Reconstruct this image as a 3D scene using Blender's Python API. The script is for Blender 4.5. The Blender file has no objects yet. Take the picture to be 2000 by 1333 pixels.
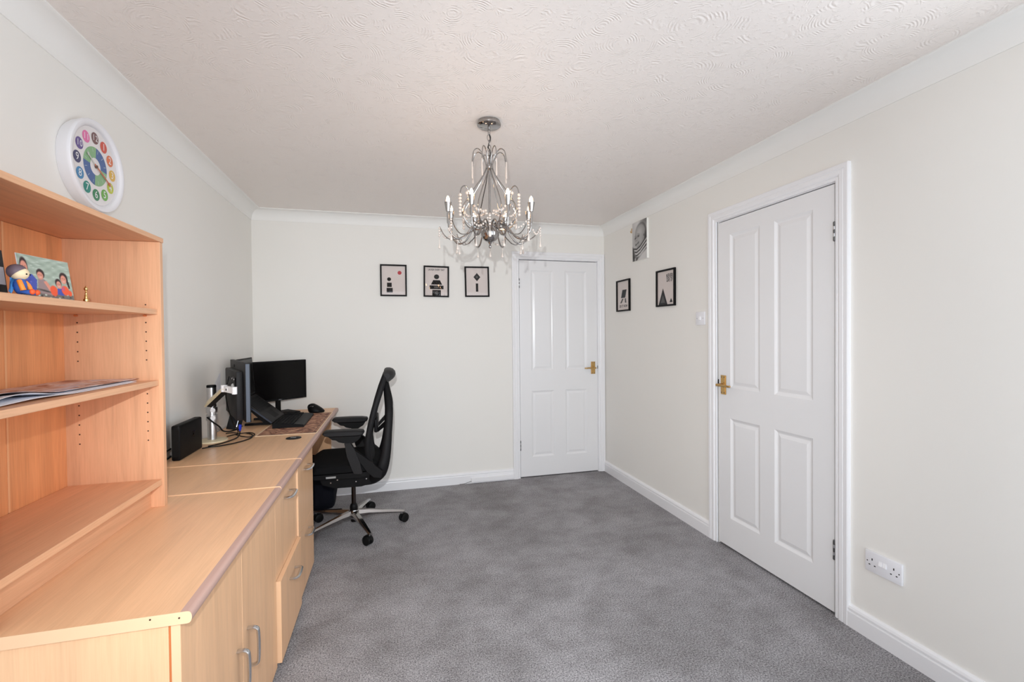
import bpy, bmesh, math, random
from mathutils import Vector, Matrix
random.seed(7)
PI = math.pi
S = bpy.context.scene
COL = S.collection
V = Vector

# ------------------------------------------------------------------ camera, world, lights, exposure
H_CAM, F_PX = 1.3117, 900.13
yaw, pitch, roll = 0.2560, -0.0146, -0.0097
fwd = V((math.sin(yaw) * math.cos(pitch), math.cos(yaw) * math.cos(pitch), math.sin(pitch)))
rgt = V((math.cos(yaw), -math.sin(yaw), 0))
upv = rgt.cross(fwd)
r2 = math.cos(roll) * rgt + math.sin(roll) * upv
u2 = -math.sin(roll) * rgt + math.cos(roll) * upv
cam_d = bpy.data.cameras.new('camera')
cam_d.sensor_fit = 'HORIZONTAL'
cam_d.sensor_width = 36.0
cam_d.lens = F_PX / 2000 * 36.0
cam_d.clip_start = 0.02
cam = bpy.data.objects.new('camera', cam_d)
COL.objects.link(cam)
cam.matrix_world = Matrix(((r2.x, u2.x, -fwd.x, 0), (r2.y, u2.y, -fwd.y, 0), (r2.z, u2.z, -fwd.z, H_CAM), (0, 0, 0, 1)))
S.camera = cam

W = bpy.data.worlds.new('sky')
S.world = W
W.use_nodes = True
wb = W.node_tree.nodes['Background']
wb.inputs[0].default_value = (0.80, 0.90, 1.0, 1)
wb.inputs[1].default_value = 1.5


def area_light(name, loc, direction, sx, sy, power, color, spread=PI):
    d = bpy.data.lights.new(name, 'AREA')
    d.shape = 'RECTANGLE'
    d.size, d.size_y, d.energy, d.color, d.spread = sx, sy, power, color, spread
    o = bpy.data.objects.new(name, d)
    o.location = loc
    o.rotation_euler = V(direction).to_track_quat('-Z', 'Y').to_euler()
    COL.objects.link(o)
    return o


# daylight through the patio window behind the photographer
area_light('window_daylight', (0.45, -0.42, 1.2), (0, 1, 0), 2.7, 1.9, 31, (0.87, 0.93, 1.0))
# fill light through an added side window, out of view on the right
area_light('side_fill_light', (2.10, 0.36, 1.40), (-1, 0, 0), 0.95, 1.25, 21, (0.88, 0.935, 1.0))
# the photographer's flash, a little above and left of the lens
fl = bpy.data.lights.new('camera_flash', 'SPOT')
fl.energy = 155
fl.color = (0.95, 0.98, 1.0)
fl.shadow_soft_size = 0.010
fl.spot_size = math.radians(100)
fl.spot_blend = 1.0
flo = bpy.data.objects.new('camera_flash', fl)
flo.location = V((0, 0, H_CAM)) + u2 * 0.19 - r2 * 0.05
flo.rotation_euler = V((0.20, 1, -0.20)).to_track_quat('-Z', 'Y').to_euler()
COL.objects.link(flo)

vs = S.view_settings
S.display_settings.display_device = 'sRGB'
vs.view_transform = 'Standard'
vs.look = 'None'
vs.exposure = 0.0
vs.gamma = 1.0
vs.use_curve_mapping = False
BULB_STRENGTH = 32.0
S.cycles.diffuse_bounces = 12
S.cycles.max_bounces = 16
S.cycles.caustics_reflective = False
S.cycles.caustics_refractive = False


# ------------------------------------------------------------------ materials
def srgb(r, g, b):
    f = lambda c: (c / 255) / 12.92 if c / 255 <= 0.04045 else ((c / 255 + 0.055) / 1.055) ** 2.4
    return (f(r), f(g), f(b), 1)


def base_mat(name, color, rough=0.5, metal=0.0, spec=0.5, coat=0.0):
    m = bpy.data.materials.new(name)
    m.use_nodes = True
    b = m.node_tree.nodes['Principled BSDF']
    b.inputs['Base Color'].default_value = color
    b.inputs['Roughness'].default_value = rough
    b.inputs['Metallic'].default_value = metal
    b.inputs['Specular IOR Level'].default_value = spec
    b.inputs['Coat Weight'].default_value = coat
    return m


class NT:
    def __init__(self, m):
        self.t = m.node_tree
        self.n, self.l = self.t.nodes, self.t.links
        self.b = self.n['Principled BSDF']

    def add(self, kind, **kw):
        x = self.n.new(kind)
        for k, v in kw.items():
            setattr(x, k, v)
        return x

    def pos(self, scale=(1, 1, 1), rot=(0, 0, 0)):
        g = self.add('ShaderNodeNewGeometry')
        mp = self.add('ShaderNodeMapping')
        mp.inputs['Scale'].default_value = scale
        mp.inputs['Rotation'].default_value = rot
        self.l.new(g.outputs['Position'], mp.inputs['Vector'])
        return mp.outputs['Vector']

    def noise(self, vec, scale, detail=2, rough=0.5, dist=0.0):
        x = self.add('ShaderNodeTexNoise')
        x.inputs['Scale'].default_value = scale
        x.inputs['Detail'].default_value = detail
        x.inputs['Roughness'].default_value = rough
        x.inputs['Distortion'].default_value = dist
        self.l.new(vec, x.inputs['Vector'])
        return x.outputs['Fac']

    def ramp(self, fac, stops):
        x = self.add('ShaderNodeValToRGB')
        e = x.color_ramp.elements
        while len(e) < len(stops):
            e.new(0.5)
        for el, (p, c) in zip(e, stops):
            el.position = p
            el.color = c
        self.l.new(fac, x.inputs['Fac'])
        return x.outputs['Color']

    def mix(self, a, b, fac, mode='MIX'):
        x = self.add('ShaderNodeMix', data_type='RGBA', blend_type=mode)
        for sock, v in ((x.inputs[6], a), (x.inputs[7], b), (x.inputs[0], fac)):
            if hasattr(v, 'is_linked'):
                self.l.new(v, sock)
            else:
                sock.default_value = v
        return x.outputs[2]

    def math(self, op, a, b=0.0, c=0.0):
        x = self.add('ShaderNodeMath', operation=op)
        for i, v in enumerate((a, b, c)):
            if hasattr(v, 'is_linked'):
                self.l.new(v, x.inputs[i])
            else:
                x.inputs[i].default_value = v
        return x.outputs[0]

    def bump(self, h, strength, dist=0.002):
        x = self.add('ShaderNodeBump')
        x.inputs['Strength'].default_value = strength
        x.inputs['Distance'].default_value = dist
        self.l.new(h, x.inputs['Height'])
        self.l.new(x.outputs['Normal'], self.b.inputs['Normal'])

    def color(self, c):
        self.l.new(c, self.b.inputs['Base Color'])


def scale_c(c, k):
    return (min(c[0] * k, 1), min(c[1] * k, 1), min(c[2] * k, 1), 1)


def wood(name, col, axis, rough=0.38, contrast=1.0, band=34):
    """beech-like laminate, grain running along world axis 0/1/2"""
    m = base_mat(name, col, rough, spec=0.4)
    t = NT(m)
    sc = [1.0, 1.0, 1.0]
    sc[axis] = 0.07
    v = t.pos(sc)
    n1 = t.noise(v, band * 0.55, 4, 0.62, 1.2)
    sc2 = [1.0, 1.0, 1.0]
    sc2[axis] = 0.035
    v2 = t.pos(sc2)
    n2 = t.noise(v2, 260, 2, 0.6)
    n3 = t.noise(t.pos(), 2.2, 2)
    k = 0.17 * contrast
    c1 = t.ramp(n1, [(0.25, scale_c(col, 1 - k)), (0.5, col), (0.75, scale_c(col, 1 + 0.6 * k))])
    c2 = t.mix(c1, t.ramp(n2, [(0.35, (0.80, 0.74, 0.68, 1)), (0.62, (1, 1, 1, 1))]), 0.34 * contrast, 'MULTIPLY')
    c3 = t.mix(c2, t.ramp(n3, [(0.3, (0.93, 0.91, 0.9, 1)), (0.7, (1, 1, 1, 1))]), 0.6, 'MULTIPLY')
    t.color(c3)
    return m


BOOK = srgb(220, 171, 134)
DESK = srgb(232, 187, 146)
M = {}
for ax, nm in ((0, 'x'), (1, 'y'), (2, 'z')):
    M['book_' + nm] = wood('beech_book_' + nm, BOOK, ax)
    M['desk_' + nm] = wood('beech_desk_' + nm, DESK, ax, contrast=0.75, band=26)
M['book_back'] = wood('beech_back_shaded', srgb(224, 156, 106), 2, contrast=1.3, band=30)  # deeper beech tone: shade and bounced colour inside the case put into it
M['band_cream'] = base_mat('cream_edge_band', srgb(228, 188, 150), 0.45)
M['band_mauve'] = base_mat('mauve_edge_band', srgb(184, 150, 138), 0.4)
M['raw_edge'] = base_mat('orange_gap_edge', srgb(196, 112, 60), 0.7)


def wall_mat(name, col, rough=0.85):
    m = base_mat(name, col, rough, spec=0.25)
    t = NT(m)
    n = t.noise(t.pos(), 140, 3, 0.6)
    t.bump(n, 0.12, 0.0012)
    c = t.noise(t.pos(), 1.6, 2)
    t.color(t.mix(col, scale_c(col, 0.97), c))
    return m


M['wall'] = wall_mat('wall_paint', srgb(235, 233, 228))
M['ceil'] = None
m = base_mat('ceiling_swirl_plaster', srgb(233, 226, 221), 0.4, spec=0.4)
t = NT(m)
p = t.pos((1, 1, 0))
warp = t.add('ShaderNodeVectorMath', operation='ADD')
nz = t.add('ShaderNodeTexNoise')
nz.inputs['Scale'].default_value = 9
t.l.new(p, nz.inputs['Vector'])
sc_ = t.add('ShaderNodeVectorMath', operation='SCALE')
sc_.inputs['Scale'].default_value = 0.02
t.l.new(nz.outputs['Color'], sc_.inputs[0])
t.l.new(p, warp.inputs[0])
t.l.new(sc_.outputs[0], warp.inputs[1])
vo = t.add('ShaderNodeTexVoronoi', feature='F1')
vo.inputs['Scale'].default_value = 6.4
t.l.new(warp.outputs[0], vo.inputs['Vector'])
rings = t.math('SINE', t.math('MULTIPLY', vo.outputs['Distance'], 112.0))
gate = t.noise(p, 17, 3, 0.65)
gate2 = t.math('SMOOTH_MIN', t.math('MULTIPLY', t.math('SUBTRACT', gate, 0.50), 9.0), 1.0, 0.1)
gate3 = t.math('MAXIMUM', gate2, 0.0)
fine = t.math('ADD', t.noise(p, 120, 3, 0.7), 0.1)
h = t.math('MULTIPLY', t.math('MULTIPLY', rings, gate3), fine)
st = t.math('MULTIPLY', t.math('MAXIMUM', t.math('SUBTRACT', t.noise(p, 52, 3, 0.7), 0.56), 0.0), 6.0)
t.bump(t.math('ADD', h, st), 0.36, 0.0035)
M['ceil'] = m

m = base_mat('gloss_white_paint', srgb(232, 232, 233), 0.22, spec=0.5)
t = NT(m)
t.bump(t.noise(t.pos((1, 1, 0.06)), 160, 2), 0.05, 0.001)
M['gloss'] = m
M['coving'] = base_mat('coving_paint', srgb(236, 235, 232), 0.6, spec=0.3)
M['trim'] = base_mat('satin_trim_paint', srgb(236, 236, 238), 0.3)
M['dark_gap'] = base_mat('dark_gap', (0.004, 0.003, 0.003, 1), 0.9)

m = base_mat('grey_carpet', (0.2, 0.2, 0.2, 1), 0.95, spec=0.05)
t = NT(m)
fl1 = t.noise(t.pos(), 165, 4, 0.8)
fl2 = t.noise(t.pos(), 420, 2, 0.6)
patch = t.noise(t.pos(), 2.1, 4, 0.62, 0.4)
foot = t.noise(t.pos((1, 1.2, 1)), 7.5, 3, 0.6)
cc = t.ramp(fl1, [(0.34, srgb(84, 81, 85)), (0.47, srgb(176, 174, 177)), (0.55, srgb(208, 206, 209)), (0.68, srgb(252, 250, 252))])
cc = t.mix(cc, t.ramp(fl2, [(0.35, (0.45, 0.44, 0.44, 1)), (0.65, (1, 1, 1, 1))]), 0.62, 'MULTIPLY')
cc = t.mix(cc, t.ramp(patch, [(0.36, (0.70, 0.69, 0.68, 1)), (0.6, (1, 1, 1, 1))]), 0.8, 'MULTIPLY')
cc = t.mix(cc, t.ramp(foot, [(0.36, (0.74, 0.73, 0.72, 1)), (0.58, (1, 1, 1, 1))]), 0.55, 'MULTIPLY')
t.color(cc)
hh = t.math('ADD', fl1, t.math('MULTIPLY', fl2, 0.6))
t.bump(hh, 0.9, 0.006)
M['carpet'] = m

M['chrome'] = base_mat('polished_chrome', (0.40, 0.385, 0.375, 1), 0.10, 1.0)
M['steel'] = base_mat('satin_steel', (0.66, 0.67, 0.69, 1), 0.26, 1.0)
M['alu'] = base_mat('brushed_aluminium', (0.72, 0.72, 0.73, 1), 0.3, 1.0)
M['brass'] = base_mat('aged_brass', (0.62, 0.40, 0.16, 1), 0.32, 1.0)
M['gold'] = base_mat('gold', (0.75, 0.5, 0.2, 1), 0.25, 1.0)
M['hinge'] = base_mat('dark_hinge_steel', (0.16, 0.16, 0.16, 1), 0.35, 1.0)
M['black'] = base_mat('black_plastic', (0.004, 0.0038, 0.0042, 1), 0.5, spec=0.16)
M['black2'] = base_mat('charcoal_plastic', (0.006, 0.0055, 0.006, 1), 0.55, spec=0.18)
M['grey_plastic'] = base_mat('dark_grey_plastic', (0.014, 0.0132, 0.014, 1), 0.55, spec=0.22)
M['blue_edge'] = base_mat('blue_grey_edge', (0.045, 0.058, 0.085, 1), 0.35)
M['screen'] = base_mat('dark_screen', (0.0035, 0.003, 0.003, 1), 0.2, spec=0.18)
M['keys'] = base_mat('black_keys', (0.004, 0.004, 0.0045, 1), 0.5, spec=0.16)
M['rubber'] = base_mat('black_rubber', (0.005, 0.005, 0.005, 1), 0.5, spec=0.2)
M['fabric'] = base_mat('black_fabric', (0.006, 0.006, 0.0065, 1), 0.95, spec=0.15)
t = NT(M['fabric'])
t.bump(t.noise(t.pos(), 500, 2), 0.5, 0.002)
M['navy'] = base_mat('navy_nylon', (0.005, 0.0055, 0.010, 1), 0.8, spec=0.15)
M['mesh'] = base_mat('black_mesh_fabric', (0.007, 0.007, 0.008, 1), 0.9, spec=0.2)
M['cream_metal'] = base_mat('cream_metal', srgb(226, 210, 176), 0.4)
M['white_plastic'] = base_mat('white_plastic', srgb(232, 232, 236), 0.35)
M['sw_white'] = base_mat('bright_white_plastic', srgb(246, 246, 248), 0.3)
M['blue_plug'] = base_mat('blue_plug', srgb(20, 50, 190), 0.4)
M['paper'] = base_mat('print_paper', srgb(214, 203, 198), 0.75)
M['white_paper'] = base_mat('white_paper', srgb(232, 233, 238), 0.7)
M['ink'] = base_mat('print_ink', srgb(22, 20, 20), 0.8, spec=0.1)
M['ink2'] = base_mat('print_ink_grey', srgb(84, 82, 80), 0.8, spec=0.1)
M['red'] = base_mat('print_red', srgb(176, 34, 44), 0.7)
M['frame'] = base_mat('black_frame', (0.005, 0.0042, 0.0045, 1), 0.5, spec=0.14)


def flat(name, r, g, b, rough=0.6):
    if name not in M:
        M[name] = base_mat(name, srgb(r, g, b), rough)
    return M[name]


def glass_pane(name, refl=1.0):
    m = bpy.data.materials.new(name)
    m.use_nodes = True
    n, l = m.node_tree.nodes, m.node_tree.links
    n.remove(n['Principled BSDF'])
    tr = n.new('ShaderNodeBsdfTransparent')
    gl = n.new('ShaderNodeBsdfGlossy')
    gl.inputs['Roughness'].default_value = 0.02
    lw = n.new('ShaderNodeLayerWeight')
    pw = n.new('ShaderNodeMath')
    pw.operation = 'POWER'
    pw.inputs[1].default_value = 5.0
    ma_ = n.new('ShaderNodeMath')
    ma_.operation = 'MULTIPLY_ADD'
    ma_.inputs[1].default_value = 0.95
    ma_.inputs[2].default_value = 0.035
    mx = n.new('ShaderNodeMixShader')
    l.new(lw.outputs['Facing'], pw.inputs[0])
    l.new(pw.outputs[0], ma_.inputs[0])
    l.new(ma_.outputs[0], mx.inputs[0])
    l.new(tr.outputs[0], mx.inputs[1])
    l.new(gl.outputs[0], mx.inputs[2])
    l.new(mx.outputs[0], n['Material Output'].inputs['Surface'])
    return m


M['pane'] = glass_pane('clear_pane')
M['crystal'] = base_mat('crystal', (0.97, 0.95, 0.92, 1), 0.0)
cb = M['crystal'].node_tree.nodes['Principled BSDF']
cb.inputs['Transmission Weight'].default_value = 0.5
cb.inputs['Roughness'].default_value = 0.12
cb.inputs['Base Color'].default_value = (0.95, 0.84, 0.76, 1)
cb.inputs['IOR'].default_value = 1.5
m = base_mat('lit_bulb', (1, 0.9, 0.75, 1), 0.3)
b = m.node_tree.nodes['Principled BSDF']
b.inputs['Emission Color'].default_value = (1.0, 0.60, 0.30, 1)
b.inputs['Emission Strength'].default_value = BULB_STRENGTH
M['bulb'] = m
M['bulb_off'] = base_mat('unlit_bulb', (0.8, 0.78, 0.74, 1), 0.15)

# patterned desk mat
m = base_mat('patterned_mat', srgb(120, 74, 52), 0.7)
t = NT(m)
wv = t.add('ShaderNodeTexWave', wave_type='RINGS')
wv.inputs['Scale'].default_value = 6.5
wv.inputs['Distortion'].default_value = 16
wv.inputs['Detail'].default_value = 2
wv.inputs['Detail Scale'].default_value = 1.4
t.l.new(t.pos(), wv.inputs['Vector'])
n1 = t.noise(t.pos(), 24, 3, 0.6, 1.2)
cc = t.ramp(wv.outputs['Fac'], [(0.0, srgb(104, 62, 48)), (0.25, srgb(162, 110, 84)), (0.7, srgb(184, 132, 102)), (1.0, srgb(198, 154, 122))])
cc = t.mix(cc, t.ramp(n1, [(0.42, srgb(150, 100, 86)), (0.5, (1, 1, 1, 1))]), 0.6, 'MULTIPLY')
t.color(cc)
M['mat'] = m
M['mat_edge'] = base_mat('mat_cream_border', srgb(232, 208, 176), 0.7)


# ------------------------------------------------------------------ mesh helpers
def new_bm():
    return bmesh.new()


def box(bm, x0, x1, y0, y1, z0, z1, bev=0.0, seg=1, mat=0, mtx=None):
    before = len(bm.verts)
    r = bmesh.ops.create_cube(bm, size=1)
    vs_ = r['verts']
    for v in vs_:
        v.co = V((x0 + (v.co.x + .5) * (x1 - x0), y0 + (v.co.y + .5) * (y1 - y0), z0 + (v.co.z + .5) * (z1 - z0)))
    fs = set(f for v in vs_ for f in v.link_faces)
    for f in fs:
        f.material_index = mat
    if bev > 0:
        es = list(set(e for v in vs_ for e in v.link_edges))
        rr = bmesh.ops.bevel(bm, geom=es, offset=bev, segments=seg, profile=0.5, affect='EDGES', clamp_overlap=True)
        for f in rr['faces']:
            f.material_index = mat
        allv = set(v for f in rr['faces'] for v in f.verts)
        vs_ = list(allv | set(v for v in vs_ if v.is_valid))
    if mtx is not None:
        for v in vs_:
            v.co = mtx @ v.co
    return vs_


def quad(bm, a, b, c, d, mat=0):
    f = bm.faces.new([bm.verts.new(p) for p in (a, b, c, d)])
    f.material_index = mat
    return f


def ngon(bm, pts, mat=0):
    f = bm.faces.new([bm.verts.new(p) for p in pts])
    f.material_index = mat
    return f


def prism(bm, pts, vec, mat=0):
    """polygon (3-D points) extruded by vec, closed"""
    vec = V(vec)
    a = [bm.verts.new(V(p)) for p in pts]
    b_ = [bm.verts.new(V(p) + vec) for p in pts]
    n = len(pts)
    fs = [bm.faces.new(a), bm.faces.new(b_[::-1])]
    for i in range(n):
        fs.append(bm.faces.new((a[i], b_[i], b_[(i + 1) % n], a[(i + 1) % n])))
    for f in fs:
        f.material_index = mat
    return a + b_


def frames_of(path):
    n = len(path)
    T = []
    for i in range(n):
        a = path[max(i - 1, 0)]
        b_ = path[min(i + 1, n - 1)]
        d = (b_ - a)
        T.append(d.normalized() if d.length > 1e-9 else V((0, 0, 1)))
    ref = V((0, 0, 1)) if abs(T[0].z) < 0.9 else V((1, 0, 0))
    N = [(ref - T[0] * ref.dot(T[0])).normalized()]
    for i in range(1, n):
        v = N[-1] - T[i] * N[-1].dot(T[i])
        N.append(v.normalized() if v.length > 1e-9 else N[-1])
    return T, N


def tube(bm, path, rad, seg=8, cap=True, closed=False, squash=None, mat=0, up=None):
    """swept tube; squash=(a,b) scales the section along normal/binormal; up fixes the section normal"""
    path = [V(p) for p in path]
    n = len(path)
    T, N = frames_of(path)
    if closed:
        T = [(path[(i + 1) % n] - path[i - 1]).normalized() for i in range(n)]
    rs = rad if isinstance(rad, (list, tuple)) else [rad] * n
    sq = squash or (1, 1)
    rings = []
    for i in range(n):
        nn = N[i]
        if up is not None:
            nn = (V(up) - T[i] * V(up).dot(T[i])).normalized()
        bn = T[i].cross(nn)
        s_ = sq[i] if isinstance(sq, list) else sq
        rings.append([bm.verts.new(path[i] + nn * (math.cos(2 * PI * k / seg) * rs[i] * s_[0]) + bn * (math.sin(2 * PI * k / seg) * rs[i] * s_[1])) for k in range(seg)])
    for i in range(n if closed else n - 1):
        a, b_ = rings[i], rings[(i + 1) % n]
        for k in range(seg):
            f = bm.faces.new((a[k], a[(k + 1) % seg], b_[(k + 1) % seg], b_[k]))
            f.material_index = mat
    if cap and not closed:
        bm.faces.new(rings[0][::-1]).material_index = mat
        bm.faces.new(rings[-1]).material_index = mat


def lathe(bm, prof, c=(0, 0, 0), seg=24, axis='z', mat=0):
    """profile (radius, height) turned about an axis through c"""
    c = V(c)
    rings = []
    for r, h in prof:
        ring = []
        for k in range(seg):
            a = 2 * PI * k / seg
            x, y = r * math.cos(a), r * math.sin(a)
            q = {'z': V((x, y, h)), 'x': V((h, x, y)), 'y': V((y, h, x))}[axis]
            ring.append(q + c)
        if r < 1e-6:
            rings.append([bm.verts.new(ring[0])])
        else:
            rings.append([bm.verts.new(q) for q in ring])
    for a, b_ in zip(rings[:-1], rings[1:]):
        if len(a) == 1 and len(b_) == 1:
            continue
        for k in range(seg):
            k2 = (k + 1) % seg
            if len(a) == 1:
                f = bm.faces.new((a[0], b_[k2], b_[k]))
            elif len(b_) == 1:
                f = bm.faces.new((a[k], a[k2], b_[0]))
            else:
                f = bm.faces.new((a[k], a[k2], b_[k2], b_[k]))
            f.material_index = mat
    for ring, fl_ in ((rings[0], True), (rings[-1], False)):
        if len(ring) > 1:
            bm.faces.new(ring[::-1] if fl_ else ring).material_index = mat


def ball(bm, c, r, seg=12, rings=8, sc=(1, 1, 1), mat=0, mtx=None):
    rr = bmesh.ops.create_uvsphere(bm, u_segments=seg, v_segments=rings, radius=r)
    for v in rr['verts']:
        q = V((v.co.x * sc[0], v.co.y * sc[1], v.co.z * sc[2]))
        if mtx is not None:
            q = mtx @ q
        v.co = q + V(c)
    for f in set(f for v in rr['verts'] for f in v.link_faces):
        f.material_index = mat


def spline(ctrl, n=8):
    """Catmull-Rom through control points"""
    P = [V(p) for p in ctrl]
    P = [P[0] * 2 - P[1]] + P + [P[-1] * 2 - P[-2]]
    out = []
    for i in range(1, len(P) - 2):
        for k in range(n):
            t_ = k / n
            a, b_, c, d = P[i - 1], P[i], P[i + 1], P[i + 2]
            out.append(0.5 * ((2 * b_) + (c - a) * t_ + (2 * a - 5 * b_ + 4 * c - d) * t_ * t_ + (3 * b_ - a - 3 * c + d) * t_ ** 3))
    out.append(P[-2])
    return out


def wpos(o):
    p = V((0, 0, 0))
    while o is not None:
        p = p + o.location
        o = o.parent
    return p


def obj(name, bm, mats, parent=None, smooth=35, origin=None):
    """link a bmesh built in WORLD coordinates as one object; parents are unrotated"""
    bmesh.ops.recalc_face_normals(bm, faces=bm.faces[:])
    me = bpy.data.meshes.new(name)
    base = V(origin) if origin is not None else (wpos(parent) if parent else None)
    if base is None:
        base = V((0, 0, 0))
    for v in bm.verts:
        v.co -= base
    bm.to_mesh(me)
    bm.free()
    for mm in (mats if isinstance(mats, (list, tuple)) else [mats]):
        me.materials.append(mm)
    if smooth:
        for p_ in me.polygons:
            p_.use_smooth = True
        me.set_sharp_from_angle(angle=math.radians(smooth))
    o = bpy.data.objects.new(name, me)
    COL.objects.link(o)
    if parent:
        o.parent = parent
        o.location = base - wpos(parent)
    else:
        o.location = base
    return o


def tag(o, label, cat=None, group=None, kind=None):
    if label:
        o['label'] = label
    if cat:
        o['category'] = cat
    if group:
        o['group'] = group
    if kind:
        o['kind'] = kind
    return o


def thing(name, label, cat, loc=(0, 0, 0), group=None):
    o = bpy.data.objects.new(name, None)
    o.empty_display_size = 0.05
    COL.objects.link(o)
    o.location = loc
    return tag(o, label, cat, group)


def text_bm(body, size, origin, uvec, vvec, bold=0.0, align='CENTER'):
    cu = bpy.data.curves.new('lettering', 'FONT')
    cu.body = body
    cu.size = size
    cu.offset = bold * size
    cu.space_character = 1.12
    cu.space_word = 1.25
    cu.align_x = align
    cu.align_y = 'CENTER'
    cu.resolution_u = 3
    to = bpy.data.objects.new('lettering_tmp', cu)
    COL.objects.link(to)
    bpy.context.view_layer.update()
    me = to.to_mesh()
    bm = new_bm()
    bm.from_mesh(me)
    to.to_mesh_clear()
    bpy.data.objects.remove(to)
    bpy.data.curves.remove(cu)
    u, v_ = V(uvec), V(vvec)
    for q in bm.verts:
        q.co = V(origin) + u * q.co.x + v_ * q.co.y
    return bm


# ------------------------------------------------------------------ the room
XL, XR, YB, YR, HC = -1.0523, 1.9647, 4.0239, -0.32, 2.3115
TH = 0.12


def struct(name, bm, mats, label, cat, parent=None, smooth=35):
    o = obj(name, bm, mats, parent, smooth)
    return tag(o, label, cat, None, 'structure')


bm = new_bm()
box(bm, XL - TH, XR + TH, YR - TH, YB + TH, -0.10, 0.0)
struct('floor', bm, M['carpet'], 'grey flecked cut-pile carpet over the whole floor', 'floor')
bm = new_bm()
box(bm, XL - TH, XR + TH, YR - TH, YB + TH, HC, HC + 0.1)
struct('ceiling', bm, M['ceil'], 'off-white ceiling with swirled stipple plaster', 'ceiling')
bm = new_bm()
box(bm, XL - TH, XL, YR - TH, YB + TH, 0, HC)
struct('wall_left', bm, M['wall'], 'plain off-white wall behind the desk run', 'wall')

D1A, D1B, DTOP = 1.1255, 1.8877, 1.987      # far door leaf
D2A, D2B = 1.669, 2.439                     # right door leaf (y range)
LIN = 0.006
bm = new_bm()
box(bm, XL - TH, D1A - LIN, YB, YB + TH, 0, HC)
box(bm, D1B + LIN, XR + TH, YB, YB + TH, 0, HC)
box(bm, D1A - LIN, D1B + LIN, YB, YB + TH, DTOP + LIN, HC)
struct('wall_back', bm, M['wall'], 'plain off-white end wall with three framed prints', 'wall')
bm = new_bm()
SY_0, SY_1, SZ_0, SZ_1 = -0.14, 0.86, 0.76, 2.04  # opening for the added side window
box(bm, XR, XR + TH, YR - TH, SY_0, 0, HC)
box(bm, XR, XR + TH, SY_1, D2A - LIN, 0, HC)
box(bm, XR, XR + TH, SY_0, SY_1, 0, SZ_0)
box(bm, XR, XR + TH, SY_0, SY_1, SZ_1, HC)
box(bm, XR, XR + TH, D2B + LIN, YB + TH, 0, HC)
box(bm, XR, XR + TH, D2A - LIN, D2B + LIN, DTOP + LIN, HC)
struct('wall_right', bm, M['wall'], 'plain off-white wall with the nearer white door', 'wall')
WX0, WX1, WZ0, WZ1 = -0.90, 1.80, 0.25, 2.15
bm = new_bm()
box(bm, XL - TH, WX0, YR - TH, YR, 0, HC)
box(bm, WX1, XR + TH, YR - TH, YR, 0, HC)
box(bm, WX0, WX1, YR - TH, YR, WZ1, HC)
box(bm, WX0, WX1, YR - TH, YR, 0, WZ0)
struct('wall_front', bm, M['wall'], 'off-white wall with the window behind the viewer', 'wall')
# window behind the viewer
bm = new_bm()
fw = 0.06
box(bm, WX0, WX1, YR - 0.09, YR - 0.03, WZ0, WZ0 + fw)
box(bm, WX0, WX1, YR - 0.09, YR - 0.03, WZ1 - fw, WZ1)
for xx in (WX0, (WX0 + WX1) / 2 - fw / 2, WX1 - fw):
    box(bm, xx, xx + fw, YR - 0.09, YR - 0.03, WZ0 + fw, WZ1 - fw)
win = struct('window_1', bm, M['trim'], 'white framed two-light window behind the viewer', 'window')
for x0, x1 in ((WX0 + fw, (WX0 + WX1) / 2 - fw / 2), ((WX0 + WX1) / 2 + fw / 2, WX1 - fw)):
    bm = new_bm()
    quad(bm, (x0, YR - 0.06, WZ0 + fw), (x1, YR - 0.06, WZ0 + fw), (x1, YR - 0.06, WZ1 - fw), (x0, YR - 0.06, WZ1 - fw))
    obj('pane', bm, M['pane'], win, 0)

bm = new_bm()
box(bm, XR + 0.03, XR + 0.09, SY_0, SY_1, SZ_0, SZ_0 + fw)
box(bm, XR + 0.03, XR + 0.09, SY_0, SY_1, SZ_1 - fw, SZ_1)
for yy in (SY_0, SY_1 - fw):
    box(bm, XR + 0.03, XR + 0.09, yy, yy + fw, SZ_0 + fw, SZ_1 - fw)
win2 = struct('added_window', bm, M['trim'], 'white framed side window added beside the viewer for fill light', 'window')  # unseen window, added to brighten the surfaces facing it
bm = new_bm()
quad(bm, (XR + 0.06, SY_0 + fw, SZ_0 + fw), (XR + 0.06, SY_1 - fw, SZ_0 + fw), (XR + 0.06, SY_1 - fw, SZ_1 - fw), (XR + 0.06, SY_0 + fw, SZ_1 - fw))
obj('pane', bm, M['pane'], win2, 0)

# baseboards: (thickness, height) profile
BPROF = [(0, 0), (0.018, 0), (0.018, 0.066), (0.0165, 0.070), (0.0125, 0.0715), (0.0125, 0.0745), (0.0165, 0.077), (0.0165, 0.083), (0.0125, 0.092), (0.006, 0.097), (0, 0.0975)]


def baseboard(name, a, b_, nrm, label):
    bm = new_bm()
    a, b_, nrm = V(a), V(b_), V(nrm)
    prism(bm, [a + nrm * t_ + V((0, 0, h_)) for t_, h_ in BPROF], b_ - a)
    return struct(name, bm, M['trim'], label, 'baseboard', smooth=20)


ARW = 0.066
baseboard('baseboard_back', (XL, YB, 0), (D1A - 0.006 - ARW, YB, 0), (0, -1, 0), 'white moulded baseboard along the end wall')
baseboard('baseboard_right', (XR, YB, 0), (XR, D2B + 0.012 + ARW, 0), (-1, 0, 0), 'white moulded baseboard between the two doors')
baseboard('baseboard_front', (XR, D2A - 0.012 - ARW, 0), (XR, YR, 0), (-1, 0, 0), 'white moulded baseboard under the power socket')
baseboard('baseboard_left', (XL, YB, 0), (XL, YR, 0), (1, 0, 0), 'white moulded baseboard behind the cabinets')

# coving (concave quarter) as trims
CD, CW = 0.0835, 0.0791


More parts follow.
